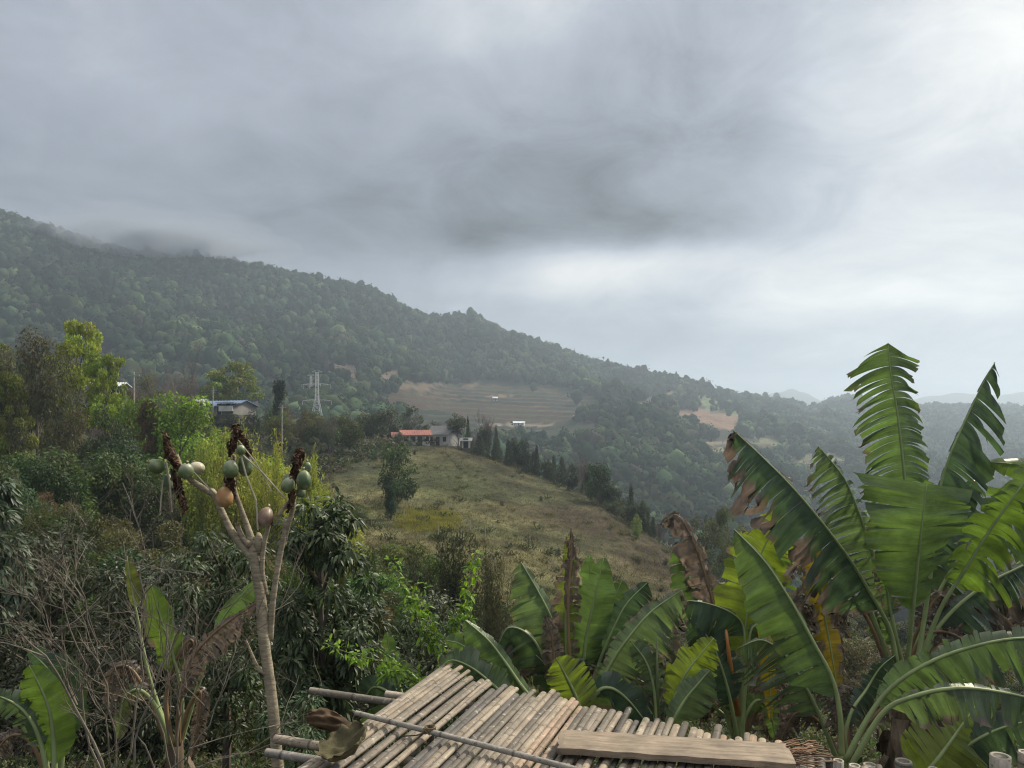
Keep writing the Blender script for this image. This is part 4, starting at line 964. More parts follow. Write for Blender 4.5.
pd = banana_plant((661, 0), (661, 738, 6.3), .04, .025, 'small thin banana shoot behind the deck edge with a bare spear leaf', skirt=3, green=True, seed=9)
BL(pd, [(658, 742, 6.3), (656, 705), (652, 680), (645, 660), (630, 640)], .4, 12, 16, GP, 10, 10, tear=.8, droop=.2, dead=.2)
BL(pd, [(662, 742, 6.3), (672, 705), (685, 675), (700, 655), (714, 638)], .3, 20, 24, GY, 10, 10, tear=.4, droop=.1, dead=.1)
BL(pd, [(664, 742, 6.1), (675, 718, 6.0), (685, 700), (698, 684), (710, 670)], .25, 14, 24, GP, 30, 5, tear=.2, droop=.1, dead=.05)
BL(pd, [(660, 742, 6.4), (650, 712), (636, 700), (622, 705)], .3, 8, 14, G1, 10, 10, tear=.5, droop=.2, dead=.3)
q = Q(); q.tube([P(658, 740, 6.3), P(657, 690, 6.3), P(657, 638, 6.3)], [.02, .016, .008], (.10, .13, .05), 7); q.build('spear_leaf', M_RIB, pd, smooth=True)

pc = banana_plant((576, 0), (576, 718, 6.8), .12, .07, 'bushy banana clump just behind the middle of the bamboo deck', skirt=30, seed=12)
BL(pc, [(572, 722, 6.8), (568, 690), (562, 650), (552, 620), (540, 595), (521, 562)], .28, 36, 12, GP, 10, 50, tear=.35, droop=.15, dead=.12)
BL(pc, [(572, 715, 6.7), (568, 670), (566, 630), (567, 590), (570, 560), (571, 530)], .15, 15, 16, (.12, .15, .03), 20, 20, tear=.6, droop=.2, dead=.55)
BL(pc, [(573, 715, 6.65), (569, 650), (568, 600), (571, 560), (571, 528)], .55, 8, 9, G1, 50, 50, tear=.5, droop=.3, dead=1)
BL(pc, [(578, 720, 6.9), (582, 680), (586, 640), (592, 610), (604, 557)], .3, 16, 22, G2, 10, 15, tear=.2, droop=.05, dead=.05)
BL(pc, [(580, 720, 7.1), (586, 650), (591, 600), (589, 555)], .4, 14, 12, G2, 10, 10, tear=.3, droop=.05, dead=.08)
BL(pc, [(580, 720, 7.0), (600, 660), (615, 625), (628, 602), (648, 582)], .35, 14, 28, G3, 10, 10, tear=.5, droop=.2, dead=.2)
BL(pc, [(582, 720, 7.3), (600, 650), (610, 610), (622, 580)], .4, 20, 24, G1, 10, 10, tear=.5, droop=.15, dead=.15)
BL(pc, [(582, 720, 7.1), (598, 670), (612, 645), (640, 620)], .3, 16, 26, G3, 10, 10, tear=.5, droop=.2, dead=.1)
BL(pc, [(585, 722, 6.5), (598, 692), (612, 662), (630, 636), (652, 611), (682, 590)], .12, 14, 52, GP, 40, 0, tear=.5, droop=.15, dead=.30, skew=.1)
BL(pc, [(585, 730, 6.2), (580, 708), (574, 692), (565, 674), (556, 658)], .12, 22, 24, GY, 5, 15, tear=.45, droop=.02, dead=.03)
BL(pc, [(568, 720, 6.6), (555, 690), (540, 650), (525, 632), (508, 628), (498, 645)], .35, 36, 6, G1, 5, 50, tear=.5, droop=.2, dead=.30)
BL(pc, [(566, 722, 6.6), (556, 690), (545, 665), (536, 655)], .2, 18, 18, G1, 15, 15, tear=.4, droop=.2, dead=.25)
BL(pc, [(560, 724, 6.2), (535, 702), (520, 684), (505, 662), (488, 640), (465, 620)], .18, 26, 9, G2, 5, 50, tear=.15, droop=.08, dead=.05)
BL(pc, [(545, 724, 6.1), (512, 702), (492, 684), (472, 668), (452, 660), (440, 668)], .25, 16, 22, GP, 15, 15, tear=.5, droop=.1, dead=.15)
BL(pc, [(545, 724, 6.3), (512, 690), (485, 665), (462, 645), (445, 640)], .3, 16, 20, G2, 15, 15, tear=.4, droop=.1, dead=.15)
BL(pc, [(588, 724, 6.3), (596, 694), (610, 688), (628, 700), (652, 730)], .25, 18, 20, G3, 10, 10, tear=.3, droop=.1, dead=.1)
BL(pc, [(590, 720, 7.0), (610, 670), (625, 655), (632, 672), (634, 705)], .5, 12, 12, G1, 30, 30, tear=.8, droop=.3, dead=1)
BL(pc, [(562, 720, 6.9), (548, 660), (535, 630), (524, 640), (520, 670)], .5, 12, 12, G1, 30, 30, tear=.8, droop=.3, dead=1)
BL(pc, [(560, 722, 6.5), (556, 680), (552, 640), (546, 615)], .3, 12, 12, G1, 20, 20, tear=.6, droop=.2, dead=1)

rx_ = random.Random(77)
for par, bx_, by_, Y_, n_ in ((pc, 574, 722, 6.95, 12), (pn, 740, 745, 7.35, 10), (p2, 846, 765, 6.0, 5), (mp, 900, 672, 7.35, 4)):
    for k in range(n_):      # smaller ragged and withered leaves filling the clump
        a = rx_.uniform(-1.25, 1.25); L_ = rx_.uniform(55, 115); dn = rx_.random() < .45
        ex = bx_+math.sin(a)*L_; ey = by_-math.cos(a)*L_*rx_.uniform(.7, 1.0)
        pts_ = [(bx_+rx_.uniform(-6, 6), by_, Y_+rx_.uniform(-.2, .3)), (bx_+math.sin(a)*L_*.35, by_-L_*.45), (ex*.8+bx_*.2, ey-6), (ex+math.sin(a)*12, ey+(35 if dn else 4))]
        BL(par, pts_, rx_.uniform(.3, .5), rx_.uniform(8, 17), rx_.uniform(8, 17), rx_.choice([G1, G2, G3, GP, G4]), 15, 15, tear=rx_.uniform(.5, .95), droop=.3, dead=1 if dn and rx_.random() < .75 else rx_.uniform(.1, .5), seed=rx_.randrange(9999), wild=.9)

pa = banana_plant((55, 0), (54, 775, 5.2), .08, .05, 'young banana plant in the lower left corner with broad green leaves', skirt=10, seed=14)
BL(pa, [(55, 782, 5.0), (54, 745), (50, 712), (41, 688), (29, 665)], .15, 28, 22, G4, 8, 8, tear=.1, droop=.05, dead=.05)
BL(pa, [(58, 782, 5.2), (62, 740), (62, 705), (50, 672), (28, 650)], .3, 14, 24, G3, 10, 8, tear=.15, droop=.1, dead=.05)
BL(pa, [(50, 782, 5.0), (40, 740), (28, 716), (12, 702), (-12, 692)], .3, 18, 14, GP, 10, 10, tear=.7, droop=.1, dead=.1)
BL(pa, [(60, 782, 5.4), (66, 720), (72, 690), (66, 664), (58, 655)], .4, 10, 14, GP, 10, 10, tear=.2, droop=.1, dead=.1)
BL(pa, [(48, 782, 5.1), (36, 750), (20, 735), (5, 740), (-8, 760)], .3, 14, 14, G1, 20, 20, tear=.8, droop=.3, dead=1)
pb = banana_plant((172, 0), (174, 742, 5.8), .09, .06, 'withered banana plant left of the papaya trunk with mostly dead hanging leaves', skirt=34, seed=16)
BL(pb, [(176, 745, 5.7), (182, 700, 5.6), (172, 650), (160, 615), (151, 584)], .45, 20, 13, (.10, .15, .03), 5, 10, tear=.1, droop=.02, dead=.22)
BL(pb, [(172, 745, 5.9), (150, 680), (138, 620), (132, 590), (127, 556)], .72, 5, 9, (.12, .14, .03), 10, 10, tear=.1, droop=.02, dead=.2)
BL(pb, [(178, 745, 5.5), (180, 700, 5.4), (190, 662), (210, 637), (235, 617), (260, 600)], .3, 8, 16, G1, 20, 10, tear=.6, droop=.3, dead=1)
BL(pb, [(180, 745, 6.0), (200, 680), (222, 620), (256, 580)], .6, 7, 14, G2, 10, 10, tear=.3, droop=.1, dead=.1)
BL(pb, [(168, 745, 5.8), (150, 700), (130, 668), (112, 672), (106, 710)], .4, 15, 13, G1, 30, 30, tear=.8, droop=.4, dead=1)
BL(pb, [(170, 745, 5.7), (158, 710), (140, 690), (124, 700), (118, 740)], .4, 11, 11, (.10, .12, .05), 20, 20, tear=.6, droop=.3, dead=.5)
BL(pb, [(178, 745, 5.7), (188, 710), (200, 690), (198, 720), (192, 760)], .4, 10, 10, G1, 30, 30, tear=.8, droop=.3, dead=1)
BL(pb, [(172, 745, 5.6), (166, 700), (176, 660), (192, 640), (196, 680)], .4, 9, 10, G1, 30, 30, tear=.8, droop=.3, dead=1)
# a half hidden one behind the sapling
pe = banana_plant((405, 0), (405, 700, 8.5), .07, .04, 'half-hidden banana plant behind the leafy sapling above the deck corner', skirt=4, green=True, seed=19)
BL(pe, [(405, 705, 8.5), (396, 675), (390, 655), (387, 632)], .3, 10, 10, G2, 8, 8, tear=.1, dead=.05)
BL(pe, [(405, 705, 8.4), (420, 685), (400, 665), (375, 645)], .3, 8, 8, GP, 8, 8, tear=.5, dead=.3)
BL(pe, [(402, 705, 8.3), (385, 690), (372, 688), (362, 702)], .2, 12, 14, G3, 8, 8, tear=.1, dead=.05)
BL(pe, [(403, 705, 8.2), (385, 712), (372, 720), (366, 738)], .2, 10, 10, G4, 8, 8, tear=.1, dead=.05)

# ------------------------------------------------------------------ papaya tree
pt = empty('papaya_tree', P(283, 0, 5.0)*0+Vector((P(288, 0, 5.0).x, 5.0, zt(288, 5.0))), 'bare papaya tree with forked limbs, withered tops and hanging fruits', 'papaya tree')
def L2(pts, Y): return [Vector(P(a, b_, Y if len(r_) == 0 else r_[0])) for a, b_, *r_ in pts]
def rel(vs): return [tuple(v-pt.location) for v in vs]
M_PAP = bark_mat('papaya_bark', .8, 26, .5, .5, .25, (.45, .45, 2.2))
PB = (.33, .28, .20)
zg = (HY-F*zt(288, 5.0)/5.0)
def limb(name, pts, rad, col=PB, k=10, Y=5.0):
    C = catmull([tuple(v) for v in L2(pts, Y)], max(14, len(pts)*9)); rr = .8*np.interp(np.linspace(0, 1, len(C)), np.linspace(0, 1, len(rad)), rad)
    rr = rr*(1+.025*np.sin(np.arange(len(C))*2.1+rnd.random()*6)+.03*np.array([rnd.uniform(-1, 1) for _ in C])); q = Q(); q.tube(rel([Vector(c) for c in C]), rr, col, k); return q.build(name, M_PAP, pt, smooth=True)
limb('trunk', [(290, zg), (284, 820), (278, 768), (272, 700), (264, 640), (261, 600), (257, 575), (252, 548)], [.10, .075, .058, .052, .046, .044, .046, .040])
limb('trunk', [(270, 640, 5.03), (273, 600), (279, 560), (284, 535), (286, 520)], [.028, .026, .024, .024, .02])
limb('limb', [(256, 560), (244, 548), (232, 532), (222, 512), (213, 493), (211, 491)], [.040, .034, .030, .027, .026, .029])
limb('limb', [(211, 493), (200, 486), (190, 479), (181, 468), (176, 455)], [.026, .024, .023, .024, .02])
limb('limb', [(254, 552), (250, 535), (242, 512), (236, 495), (233, 480), (234, 455)], [.038, .028, .022, .020, .018, .016])
limb('limb', [(260, 555, 5.05), (258, 545), (258, 537), (257, 536)], [.034, .036, .036, .034])
limb('limb', [(250, 545, 4.96), (243, 538), (239, 529), (238, 526)], [.028, .022, .02, .018])
limb('limb', [(266, 595, 5.02), (262, 570), (264, 545), (269, 525), (271, 512)], [.024, .022, .02, .018, .014])
limb('limb', [(283, 545, 5.03), (288, 525), (293, 508), (294, 490), (297, 470)], [.026, .022, .019, .017, .014])
limb('limb', [(277, 520, 5.0), (281, 512), (288, 503), (292, 498)], [.014, .017, .018, .018])
limb('broken_branch', [(266, 674, 4.98), (258, 668), (252, 655), (246, 640)], [.02, .016, .012, .008])
def fruit_mat():
    m, w = mat('papaya_skin'); c = w.n('ShaderNodeVertexColor', layer_name='Col').outputs[0]; tc = w.n('ShaderNodeTexCoord').outputs['Object']
    n1 = w.noise(tc, 14, 4, .6); n2 = w.noise(tc, 60, 3, .6)
    c = w.mix(w.mr(n1.outputs[0], .45, .7, 0, .45), c, (.42, .42, .30)); c = w.mix(w.mr(n2.outputs[0], .6, .72, 0, .5), c, (.12, .10, .05))
    p = w.n('ShaderNodeBsdfPrincipled'); w.put(p.inputs['Base Color'], c); p.inputs['Roughness'].default_value = .42; p.inputs['Specular IOR Level'].default_value = .45
    b = w.n('ShaderNodeBump'); b.inputs['Strength'].default_value = .25; b.inputs['Distance'].default_value = .004; w.put(b.inputs['Height'], n2.outputs[0]); w.put(p.inputs['Normal'], b.outputs[0]); out_to(w, p.outputs[0]); return m
M_FRUIT = fruit_mat()
def fruit(px, py, rx, ry, col, top=(.62, .62, .5), Y=4.95, tilt=0, lab=None):
    q = Q(); n, k = 14, 16; V = []; C = []; a, b_ = .92*rx/F*Y, .95*ry/F*Y
    for i in range(n+1):
        th = math.pi*i/n; z = math.cos(th)*b_; r_ = math.sin(th)**.9*a*(1-.13*math.cos(th))
        for j in range(k):
            g = 2*math.pi*j/k; rr = r_*(1+.035*math.cos(5*g)); V.append((math.cos(g)*rr, math.sin(g)*rr, z)); f = max(0, math.cos(th))**2*.55
            C.append([u*(1-f)+v*f for u, v in zip(col, top)])
    Fc = [(i*k+j, i*k+(j+1) % k, (i+1)*k+(j+1) % k, (i+1)*k+j) for i in range(n) for j in range(k)]
    q.add(V, Fc, np.array(C)); q.tube([(0, 0, b_*.9), (.004, 0, b_*1.12), (0, 0, b_*1.3)], [.008, .007, .009], (.25, .22, .12), 6)
    o = q.build('fruit', M_FRUIT, pt, smooth=True, loc=Vector(P(px, py, Y))-pt.location); o.rotation_euler = (rnd.uniform(-.2, .2), R(tilt), rnd.uniform(0, 6))
    if lab: o['label'] = lab
FG = (.10, .15, .055); FD = (.06, .10, .035)
for a in [(156, 466, 8, 9, FG, (.3, .34, .2), 4.93, 60), (168, 482, 6, 9, FD, (.15, .2, .1), 5.0, 10), (186, 471, 8, 8.5, FG, (.62, .6, .5), 4.88, -20), (196, 468, 9, 6.5, (.42, .38, .26), (.62, .6, .5), 5.0, 15),
          (231, 469, 8.5, 9.5, FG, (.62, .6, .5), 4.9, 0), (245, 465, 7.5, 12, FD, (.25, .3, .12), 4.97, -8), (224.5, 497, 9, 11, (.33, .17, .06), (.25, .16, .08), 4.92, 8, 'ripe orange fruit'), (241, 450, 5, 5.5, FG, (.6, .62, .5), 4.9, 0),
          (265, 517, 8.5, 11, (.17, .105, .075), (.35, .25, .18), 4.95, -30, 'rotten brown fruit'), (288, 485, 7.5, 8.5, FG, (.55, .55, .42), 4.93, 30), (304, 480, 8, 10.5, FD, (.3, .36, .2), 4.9, 0), (307, 467, 5, 5.6, FD, (.25, .3, .15), 4.95, 0), (290, 478, 6, 7, FG, (.5, .5, .4), 5.0, 40), (301, 492, 5, 6, FD, (.1, .13, .06), 4.98, 0)]:
    fruit(*a[:8], lab=a[8] if len(a) > 8 else None)
def withered(pts, w0, n, seed, Y=4.96):
    """a crumpled bundle of dead brown leaf and stalk remains"""
    r_ = random.Random(seed); q = Q(); C = catmull([tuple(v-pt.location) for v in L2(pts, Y)], 24)
    for s in range(n):
        a = r_.uniform(0, 6.28); i0 = r_.randrange(0, 14); i1 = min(23, i0+r_.randrange(6, 14)); off = r_.uniform(.1, 1.0)*w0/F*Y; V = []; m_ = i1-i0
        for k in range(m_+1):
            c_ = C[i0+k]; f = k/m_; o_ = np.array([math.cos(a+f*1.2), math.sin(a+f*1.2), 0])*off*math.sin(3.14*min(1, f*.8+.15)); wv = r_.uniform(.003, .014)
            j1 = np.array([r_.gauss(0, .006) for _ in range(3)]); sd_ = np.array([-math.sin(a), math.cos(a), r_.uniform(-.3, .3)])
            V += [c_+o_+j1-sd_*wv, c_+o_*1.2+j1, c_+o_+j1+sd_*wv]
        q.add(V, [(k*3+j, k*3+j+1, k*3+j+4, k*3+j+3) for k in range(m_) for j in range(2)], np.array((.10, .062, .042))*r_.uniform(.4, 1.9))
    return tag(q.build('withered_top', M_SHEATH, pt))
withered([(163, 432), (168, 450), (176, 466), (184, 478)], 5, 46, 1); withered([(172, 468), (180, 490), (184, 515)], 6, 34, 2)
withered([(237, 424), (234, 440), (230, 456)], 5, 56, 3); withered([(238, 430), (246, 445), (252, 460)], 4, 22, 4); withered([(232, 455), (230, 475), (234, 498)], 6, 26, 5)
withered([(300, 447), (297, 462), (294, 480)], 6, 50, 6); withered([(294, 480), (291, 500), (286, 515)], 4, 20, 7); withered([(262, 505), (268, 515), (272, 525)], 4, 12, 8)
for pts, r_ in [([(240, 452), (246, 475), (256, 500), (258, 530)], .006), ([(243, 455), (262, 472), (285, 498)], .006), ([(166, 462), (170, 485), (172, 512)], .006), ([(192, 470), (203, 482), (216, 495)], .005), ([(163, 480), (161, 500), (160, 515)], .005), ([(238, 440), (256, 462), (272, 492)], .004)]:
    q = Q(); q.tube(rel(L2(pts, 4.9)), r_, (.40, .37, .28), 5); q.build('dry_stalk', M_BARK, pt)
# ------------------------------------------------------------------ bamboo deck
DZ = -1.93
A_ = 20.0; su = Vector((math.sin(R(A_)), math.cos(R(A_)), 0)); sv = Vector((math.cos(R(A_)), -math.sin(R(A_)), 0))
deck = empty('bamboo_deck', su*3.8+sv*-.6+Vector((0, 0, DZ)), 'deck of split grey bamboo poles laid side by side, at the bottom of the picture', 'bamboo deck')
def dk(s, t, z=0): return su*s+sv*t+Vector((0, 0, DZ+z))-deck.location
def bamboo_mat():
    m, w = mat('weathered_bamboo'); c = w.n('ShaderNodeVertexColor', layer_name='Col').outputs[0]; uv = w.sep(w.n('ShaderNodeUVMap', uv_map='UVMap').outputs[0])
    pos = w.n('ShaderNodeNewGeometry').outputs['Position']; oi = w.n('ShaderNodeObjectInfo').outputs['Random']
    st = w.comb(w.m('MULTIPLY', uv[0], 2.2), w.m('MULTIPLY', uv[1], .35), oi)
    g1 = w.noise(st, 9, 5, .7); g2 = w.noise(pos, 7, 5, .65); g3 = w.noise(pos, 38, 4, .6)
    f = w.m('MULTIPLY', w.mr(g1.outputs[0], .3, .7, .72, 1.2, False), w.mr(g2.outputs[0], .3, .7, .65, 1.25, False))
    c = w.mix(1.0, c, w.comb(f, f, f), 'MULTIPLY'); c = w.mix(w.mr(g3.outputs[0], .58, .68, 0, .75), c, (.055, .05, .045)); c = w.mix(w.mr(w.noise(pos, 24, 3).outputs[0], .60, .72, 0, .5), c, (.50, .48, .42))
    p = w.n('ShaderNodeBsdfPrincipled'); w.put(p.inputs['Base Color'], c); p.inputs['Roughness'].default_value = .6; p.inputs['Specular IOR Level'].default_value = .3
    b = w.n('ShaderNodeBump'); b.inputs['Strength'].default_value = .4; b.inputs['Distance'].default_value = .004; w.put(b.inputs['Height'], g1.outputs[0]); w.put(p.inputs['Normal'], b.outputs[0]); out_to(w, p.outputs[0]); return m
M_BAM = bamboo_mat()
def culm(q, a, b_, r, col, k=12, node=.33, r_=random, flat=1.0):
    a, b_ = Vector(a), Vector(b_); L = (b_-a).length; d = (b_-a).normalized(); s = r_.uniform(-node, 0); pts = []; rad = []; cols = []
    stops = [0]; 
    while s < L:
        if s > .02: stops += [s-.012, s-.004, s, s+.006, s+.016]
        s += node*r_.uniform(.8, 1.2)
    stops = sorted([x for x in stops if 0 <= x < L])+[L]; nodes = []
    bend = Vector((r_.gauss(0, .009), r_.gauss(0, .007), r_.gauss(0, .007)))
    x = d.orthogonal().normalized() if abs(d.z) > .9 else d.cross(Vector((0, 0, 1))).normalized(); y = d.cross(x); V = []; C = []; U = []
    for i, s in enumerate(stops):
        c_ = a+d*s+bend*math.sin(3.14*s/L)
        isn = 0 < i < len(stops)-1
        ph = (i-1) % 5 if isn else -1
        rr = r*(1.0 if ph in (-1, 0, 4) else 1.05 if ph in (1, 3) else 1.09); dk_ = .45 if ph in (2, 3) else .8 if ph == 1 else 1
        for j in range(k):
            g = 2*math.pi*j/k; oo = (x*math.cos(g)+y*math.sin(g))*rr; oo.z *= flat; V.append(tuple(c_+oo)); C.append([v*dk_ for v in col]); U.append((j/k, s))
    n = len(stops); Fc = [(i*k+j, i*k+(j+1) % k, (i+1)*k+(j+1) % k, (i+1)*k+j) for i in range(n-1) for j in range(k)]
    # hollow ends: inner rim and shallow plug, coloured darker for the shade inside
    for e, sgn in ((0, 1), (n-1, -1)):
        b0 = len(V); c_ = a+d*stops[e]
        for j in range(k): g = 2*math.pi*j/k; V.append(tuple(c_+(x*math.cos(g)+y*math.sin(g))*r*.72)); C.append([v*1.0 for v in col]); U.append((j/k, 0))
        for j in range(k): g = 2*math.pi*j/k; V.append(tuple(c_+-d*(1 if e else -1)*.006+(x*math.cos(g)+y*math.sin(g))*r*.7)); C.append([v*.5 for v in col]); U.append((j/k, 0))
        for j in range(k):
            j2 = (j+1) % k; Fc.append((e*k+j, e*k+j2, b0+j2, b0+j)); Fc.append((b0+j, b0+j2, b0+k+j2, b0+k+j))
        for j in range(1, k//2): Fc.append((b0+k+j-1 if j == 1 else b0+k+j-1, b0+k+j, b0+k+k-1-j, b0+k+(k-j) % k))
    q.add(V, Fc, np.array(C), U)
BCOL = [(.25, .205, .155), (.22, .185, .145), (.28, .23, .172), (.18, .155, .122), (.13, .112, .09), (.30, .255, .195), (.08, .07, .058)]
rb = random.Random(21)
tt = -2.62; i = 0
while tt < 1.42:
    r_ = rb.uniform(.0175, .0265); tt += r_
    s_end = float(np.interp(tt, [-2.62, -2.45, -2.02, -1.67, -1.19, -.2, .14, .24, 1.3, 1.7], [5.60, 5.50, 5.22, 5.16, 5.04, 4.86, 4.80, 4.58, 4.66, 4.7]))+rb.gauss(0, .06)
    gapz = -.02 if abs(tt+2.02) < .03 else 0
    col = rb.choice(BCOL); 
    if rb.random() < .04 or (-1.42 < tt < -1.3): col = (.32, .235, .17)
    if gapz or rb.random() < .08: col = (.11, .10, .09)  # slats in the gap coloured dark for its shade; a few others at random
    kk = rb.uniform(.85, 1.18); col = tuple(c*kk for c in col)
    q = Q(); sk = rb.gauss(0, .004)
    s0 = 2.75 if tt > -2.3 else 2.75
    culm(q, dk(s0, tt-sk, rb.gauss(0, .004)+gapz), dk(s_end, tt+sk, rb.gauss(0, .006)+gapz), r_, col, 12, .36, rb, .72); q.build('slat', M_BAM, deck, smooth=True)
    tt += r_+rb.uniform(-.002, .003)
# bearers underneath, sticking out on the left
for s, t0, t1, r_, c, z in [(4.83, -3.40, -.3, .027, (.17, .15, .125), -.065), (5.02, -2.85, -1.3, .028, (.38, .33, .27), -.088), (4.05, -3.12, 1.2, .030, (.30, .255, .20), -.09), (3.86, -3.04, 1.2, .026, (.24, .22, .2), -.09), (3.2, -2.9, 1.6, .035, (.35, .32, .27), -.09)]:
    q = Q(); culm(q, dk(s, t0, z), dk(s, t1, z-.0), r_, c, 12, .4, rb); q.build('bearer', M_BAM, deck, smooth=True)
# thin batten lashed on top
b0 = P(353, 713, 1)*0; 
def onz(px, py, z): Y = F*(-z)/(py-HY); return P(px, py, Y)
pA = onz(356, 713, DZ+.06); pB = onz(600, 776, DZ+.06)
q = Q(); culm(q, pA-deck.location, pB-deck.location, .017, (.27, .25, .22), 10, .5, rb); q.build('batten', M_BAM, deck, smooth=True)
q = Q()
cpt = onz(430, 731, DZ+.065)-deck.location
for k in range(16):
    a = k*.9; q.tube([cpt+Vector((.03*math.cos(a+g)+rb.gauss(0, .006), .028*math.sin(a+g), .02*math.sin(g*1.3)+.004*k/8)) for g in np.linspace(0, 3.0, 7)], .0045, (.22, .17, .10), 5, False)
q.tube([cpt+Vector((-.17, -.03, -.02)), cpt+Vector((-.08, -.035, -.012)), cpt], .005, (.1, .08, .06), 5, False)
q.build('lashing', M_BARK, deck)
# posts carrying the deck
for s, t in ((4.83, -2.5), (4.83, -.2), (3.2, -2.5), (3.2, 1.3), (4.8, 1.35)):
    w_ = su*s+sv*t; pxg = CX+F*w_.x/w_.y; zg_ = zt(pxg, w_.y)
    q = Q(); culm(q, Vector((w_.x, w_.y, zg_-.2))-deck.location, Vector((w_.x, w_.y, DZ-.125))-deck.location, .045, (.3, .27, .22), 10, .35, rb); q.build('post', M_BAM, deck, smooth=True)
# plank lying on the deck
def board_mat():
    m, w = mat('plank_wood'); tc = w.n('ShaderNodeTexCoord').outputs['Object']
    st = w.vm('MULTIPLY', tc, (1.2, 14, 14)); n1 = w.noise(st, 3.0, 7, .7, .6); n2 = w.noise(tc, 5, 5, .6); n3 = w.noise(w.vm('MULTIPLY', tc, (1.5, 40, 40)), 4, 3)
    c = w.ramp(n1.outputs[0], [(0, (.09, .07, .05)), (.42, (.20, .155, .11)), (.6, (.28, .225, .165)), (1, (.38, .32, .24))])
    f = w.mr(n2.outputs[0], .3, .7, .6, 1.15, False); c = w.mix(1.0, c, w.comb(f, f, f), 'MULTIPLY')
    c = w.mix(w.mr(n3.outputs[0], .62, .7, 0, .8), c, (.06, .05, .04))
    p = w.n('ShaderNodeBsdfPrincipled'); w.put(p.inputs['Base Color'], c); p.inputs['Roughness'].default_value = .8
    b = w.n('ShaderNodeBump'); b.inputs['Strength'].default_value = .6; b.inputs['Distance'].default_value = .006; w.put(b.inputs['Height'], n1.outputs[0]); w.put(p.inputs['Normal'], b.outputs[0]); out_to(w, p.outputs[0]); return m
zb = DZ+.092; c0 = onz(561, 728, zb); c1 = onz(786, 742, zb); n0 = onz(557, 747, zb)
ux = (c1-c0).normalized(); uy = Vector((0, 0, 1)).cross(ux); Lb = (c1-c0).length; Wb = .27
q = Q(); V = []; nx, ny = 40, 6; rbd = random.Random(4)
def edge(i): return mn.noise((i*.35, 2., 0.))*.012+(0 if 1 < i < nx-1 else rbd.uniform(-.005, .005))
for top in (1, 0):
    for i_ in range(nx+1):
        for j in range(ny+1):
            x = Lb*i_/nx; y = -Wb*j/ny; e = edge(i_) if j == ny else -edge(i_+50)*.6 if j == 0 else 0
            if i_ in (0, nx): x += mn.noise((j*1.3, i_*.1, 5.))*.03
            rd = -.008 if (j in (0, ny) or i_ in (0, nx)) else 0
            V.append((x, y+e, (.0+rd+mn.noise((x*6, y*10, 1.))*.003) if top else -.052-rd))
n1 = ny+1; Nn_ = (nx+1)*n1
Fc = [(i_*n1+j, i_*n1+j+1, (i_+1)*n1+j+1, (i_+1)*n1+j) for i_ in range(nx) for j in range(ny)]
Fc = [f[::-1] for f in Fc]+[tuple(v+Nn_ for v in f) for f in Fc]
for i_ in range(nx):
    for j in (0, ny): f = (i_*n1+j, (i_+1)*n1+j, (i_+1)*n1+j+Nn_, i_*n1+j+Nn_); Fc.append(f)
for j in range(ny):
    for i_ in (0, nx): Fc.append((i_*n1+j, i_*n1+j+1, i_*n1+j+1+Nn_, i_*n1+j+Nn_))
q.add(V, Fc, (.3, .3, .3)); o = q.build('plank', board_mat(), None, loc=c0); o.rotation_euler.z = math.atan2(ux.y, ux.x)
tag(o, 'thick weathered wooden plank lying on the bamboo deck', 'plank')
# dead curled leaf pieces on the deck's left edge
M_DRY = bark_mat('dry_leaf', .85, 12, .45, .5, .2, (1, 1, 1))
def curled(name, corners, cup, col, lab, Y, loc_px):
    """a curled dry sheath: four picture corners, cupped"""
    tl, tr, br_, bl = [np.array(P(*c)) for c in corners]; n = 18; V = []; cen = (tl+tr+br_+bl)/4
    nv = np.cross(tr-tl, bl-tl); nv /= np.linalg.norm(nv)
    for th in (0, 1):
        for i_ in range(n+1):
            for j in range(n+1):
                u, v = i_/n, j/n; uu = (u-.5)*2; vv = (v-.5)*2; rr = math.sqrt(uu*uu+vv*vv); rg = 1+(.22*mn.noise((uu*2.3, vv*2.3, loc_px+4)))*rr; uu *= 1; 
                # squircle to ellipse mapping for a rounded outline
                x = uu*math.sqrt(1-.5*vv*vv); y = vv*math.sqrt(1-.5*uu*uu); x *= rg; y *= rg; a, b_ = (x+1)/2, (y+1)/2
                p_ = (tl*(1-a)+tr*a)*(1-b_)+(bl*(1-a)+br_*a)*b_
                p_ = p_+nv*cup*(1-(x*x+y*y))+nv*th*.004+nv*(mn.noise((u*5, v*5, loc_px))*.03+.012*math.sin(v*22+u*3)); V.append(p_)
    m1 = n+1; K = m1*m1; Fc = [(i_*m1+j, i_*m1+j+1, (i_+1)*m1+j+1, (i_+1)*m1+j) for i_ in range(n) for j in range(n)]; Fc += [tuple(x+K for x in f[::-1]) for f in Fc]
    for k in range(n):
        for a_, b_ in (((k)*m1, (k+1)*m1), (k*m1+n, (k+1)*m1+n), (k, k+1), (n*m1+k, n*m1+k+1)): Fc.append((a_, b_, b_+K, a_+K))
    q = Q(); q.add(np.array(V)-cen, Fc, col); return tag(q.build(name, M_DRY, None, smooth=True, loc=Vector(cen)), lab, 'dry leaf')
curled('dry_leaf', [(312, 740, 4.4), (364, 716, 4.46), (368, 743, 4.18), (322, 766, 4.08)], .06, (.095, .085, .045), 'greenish brown curled dry leaf lying over the left edge of the deck', 4.5, 3.1)
curled('dry_leaf', [(302, 706, 4.9), (340, 708, 4.85), (366, 742, 4.65), (312, 730, 4.8)], -.05, (.085, .055, .032), 'dark reddish brown curled dry leaf behind the greenish brown one', 4.8, 8.7)
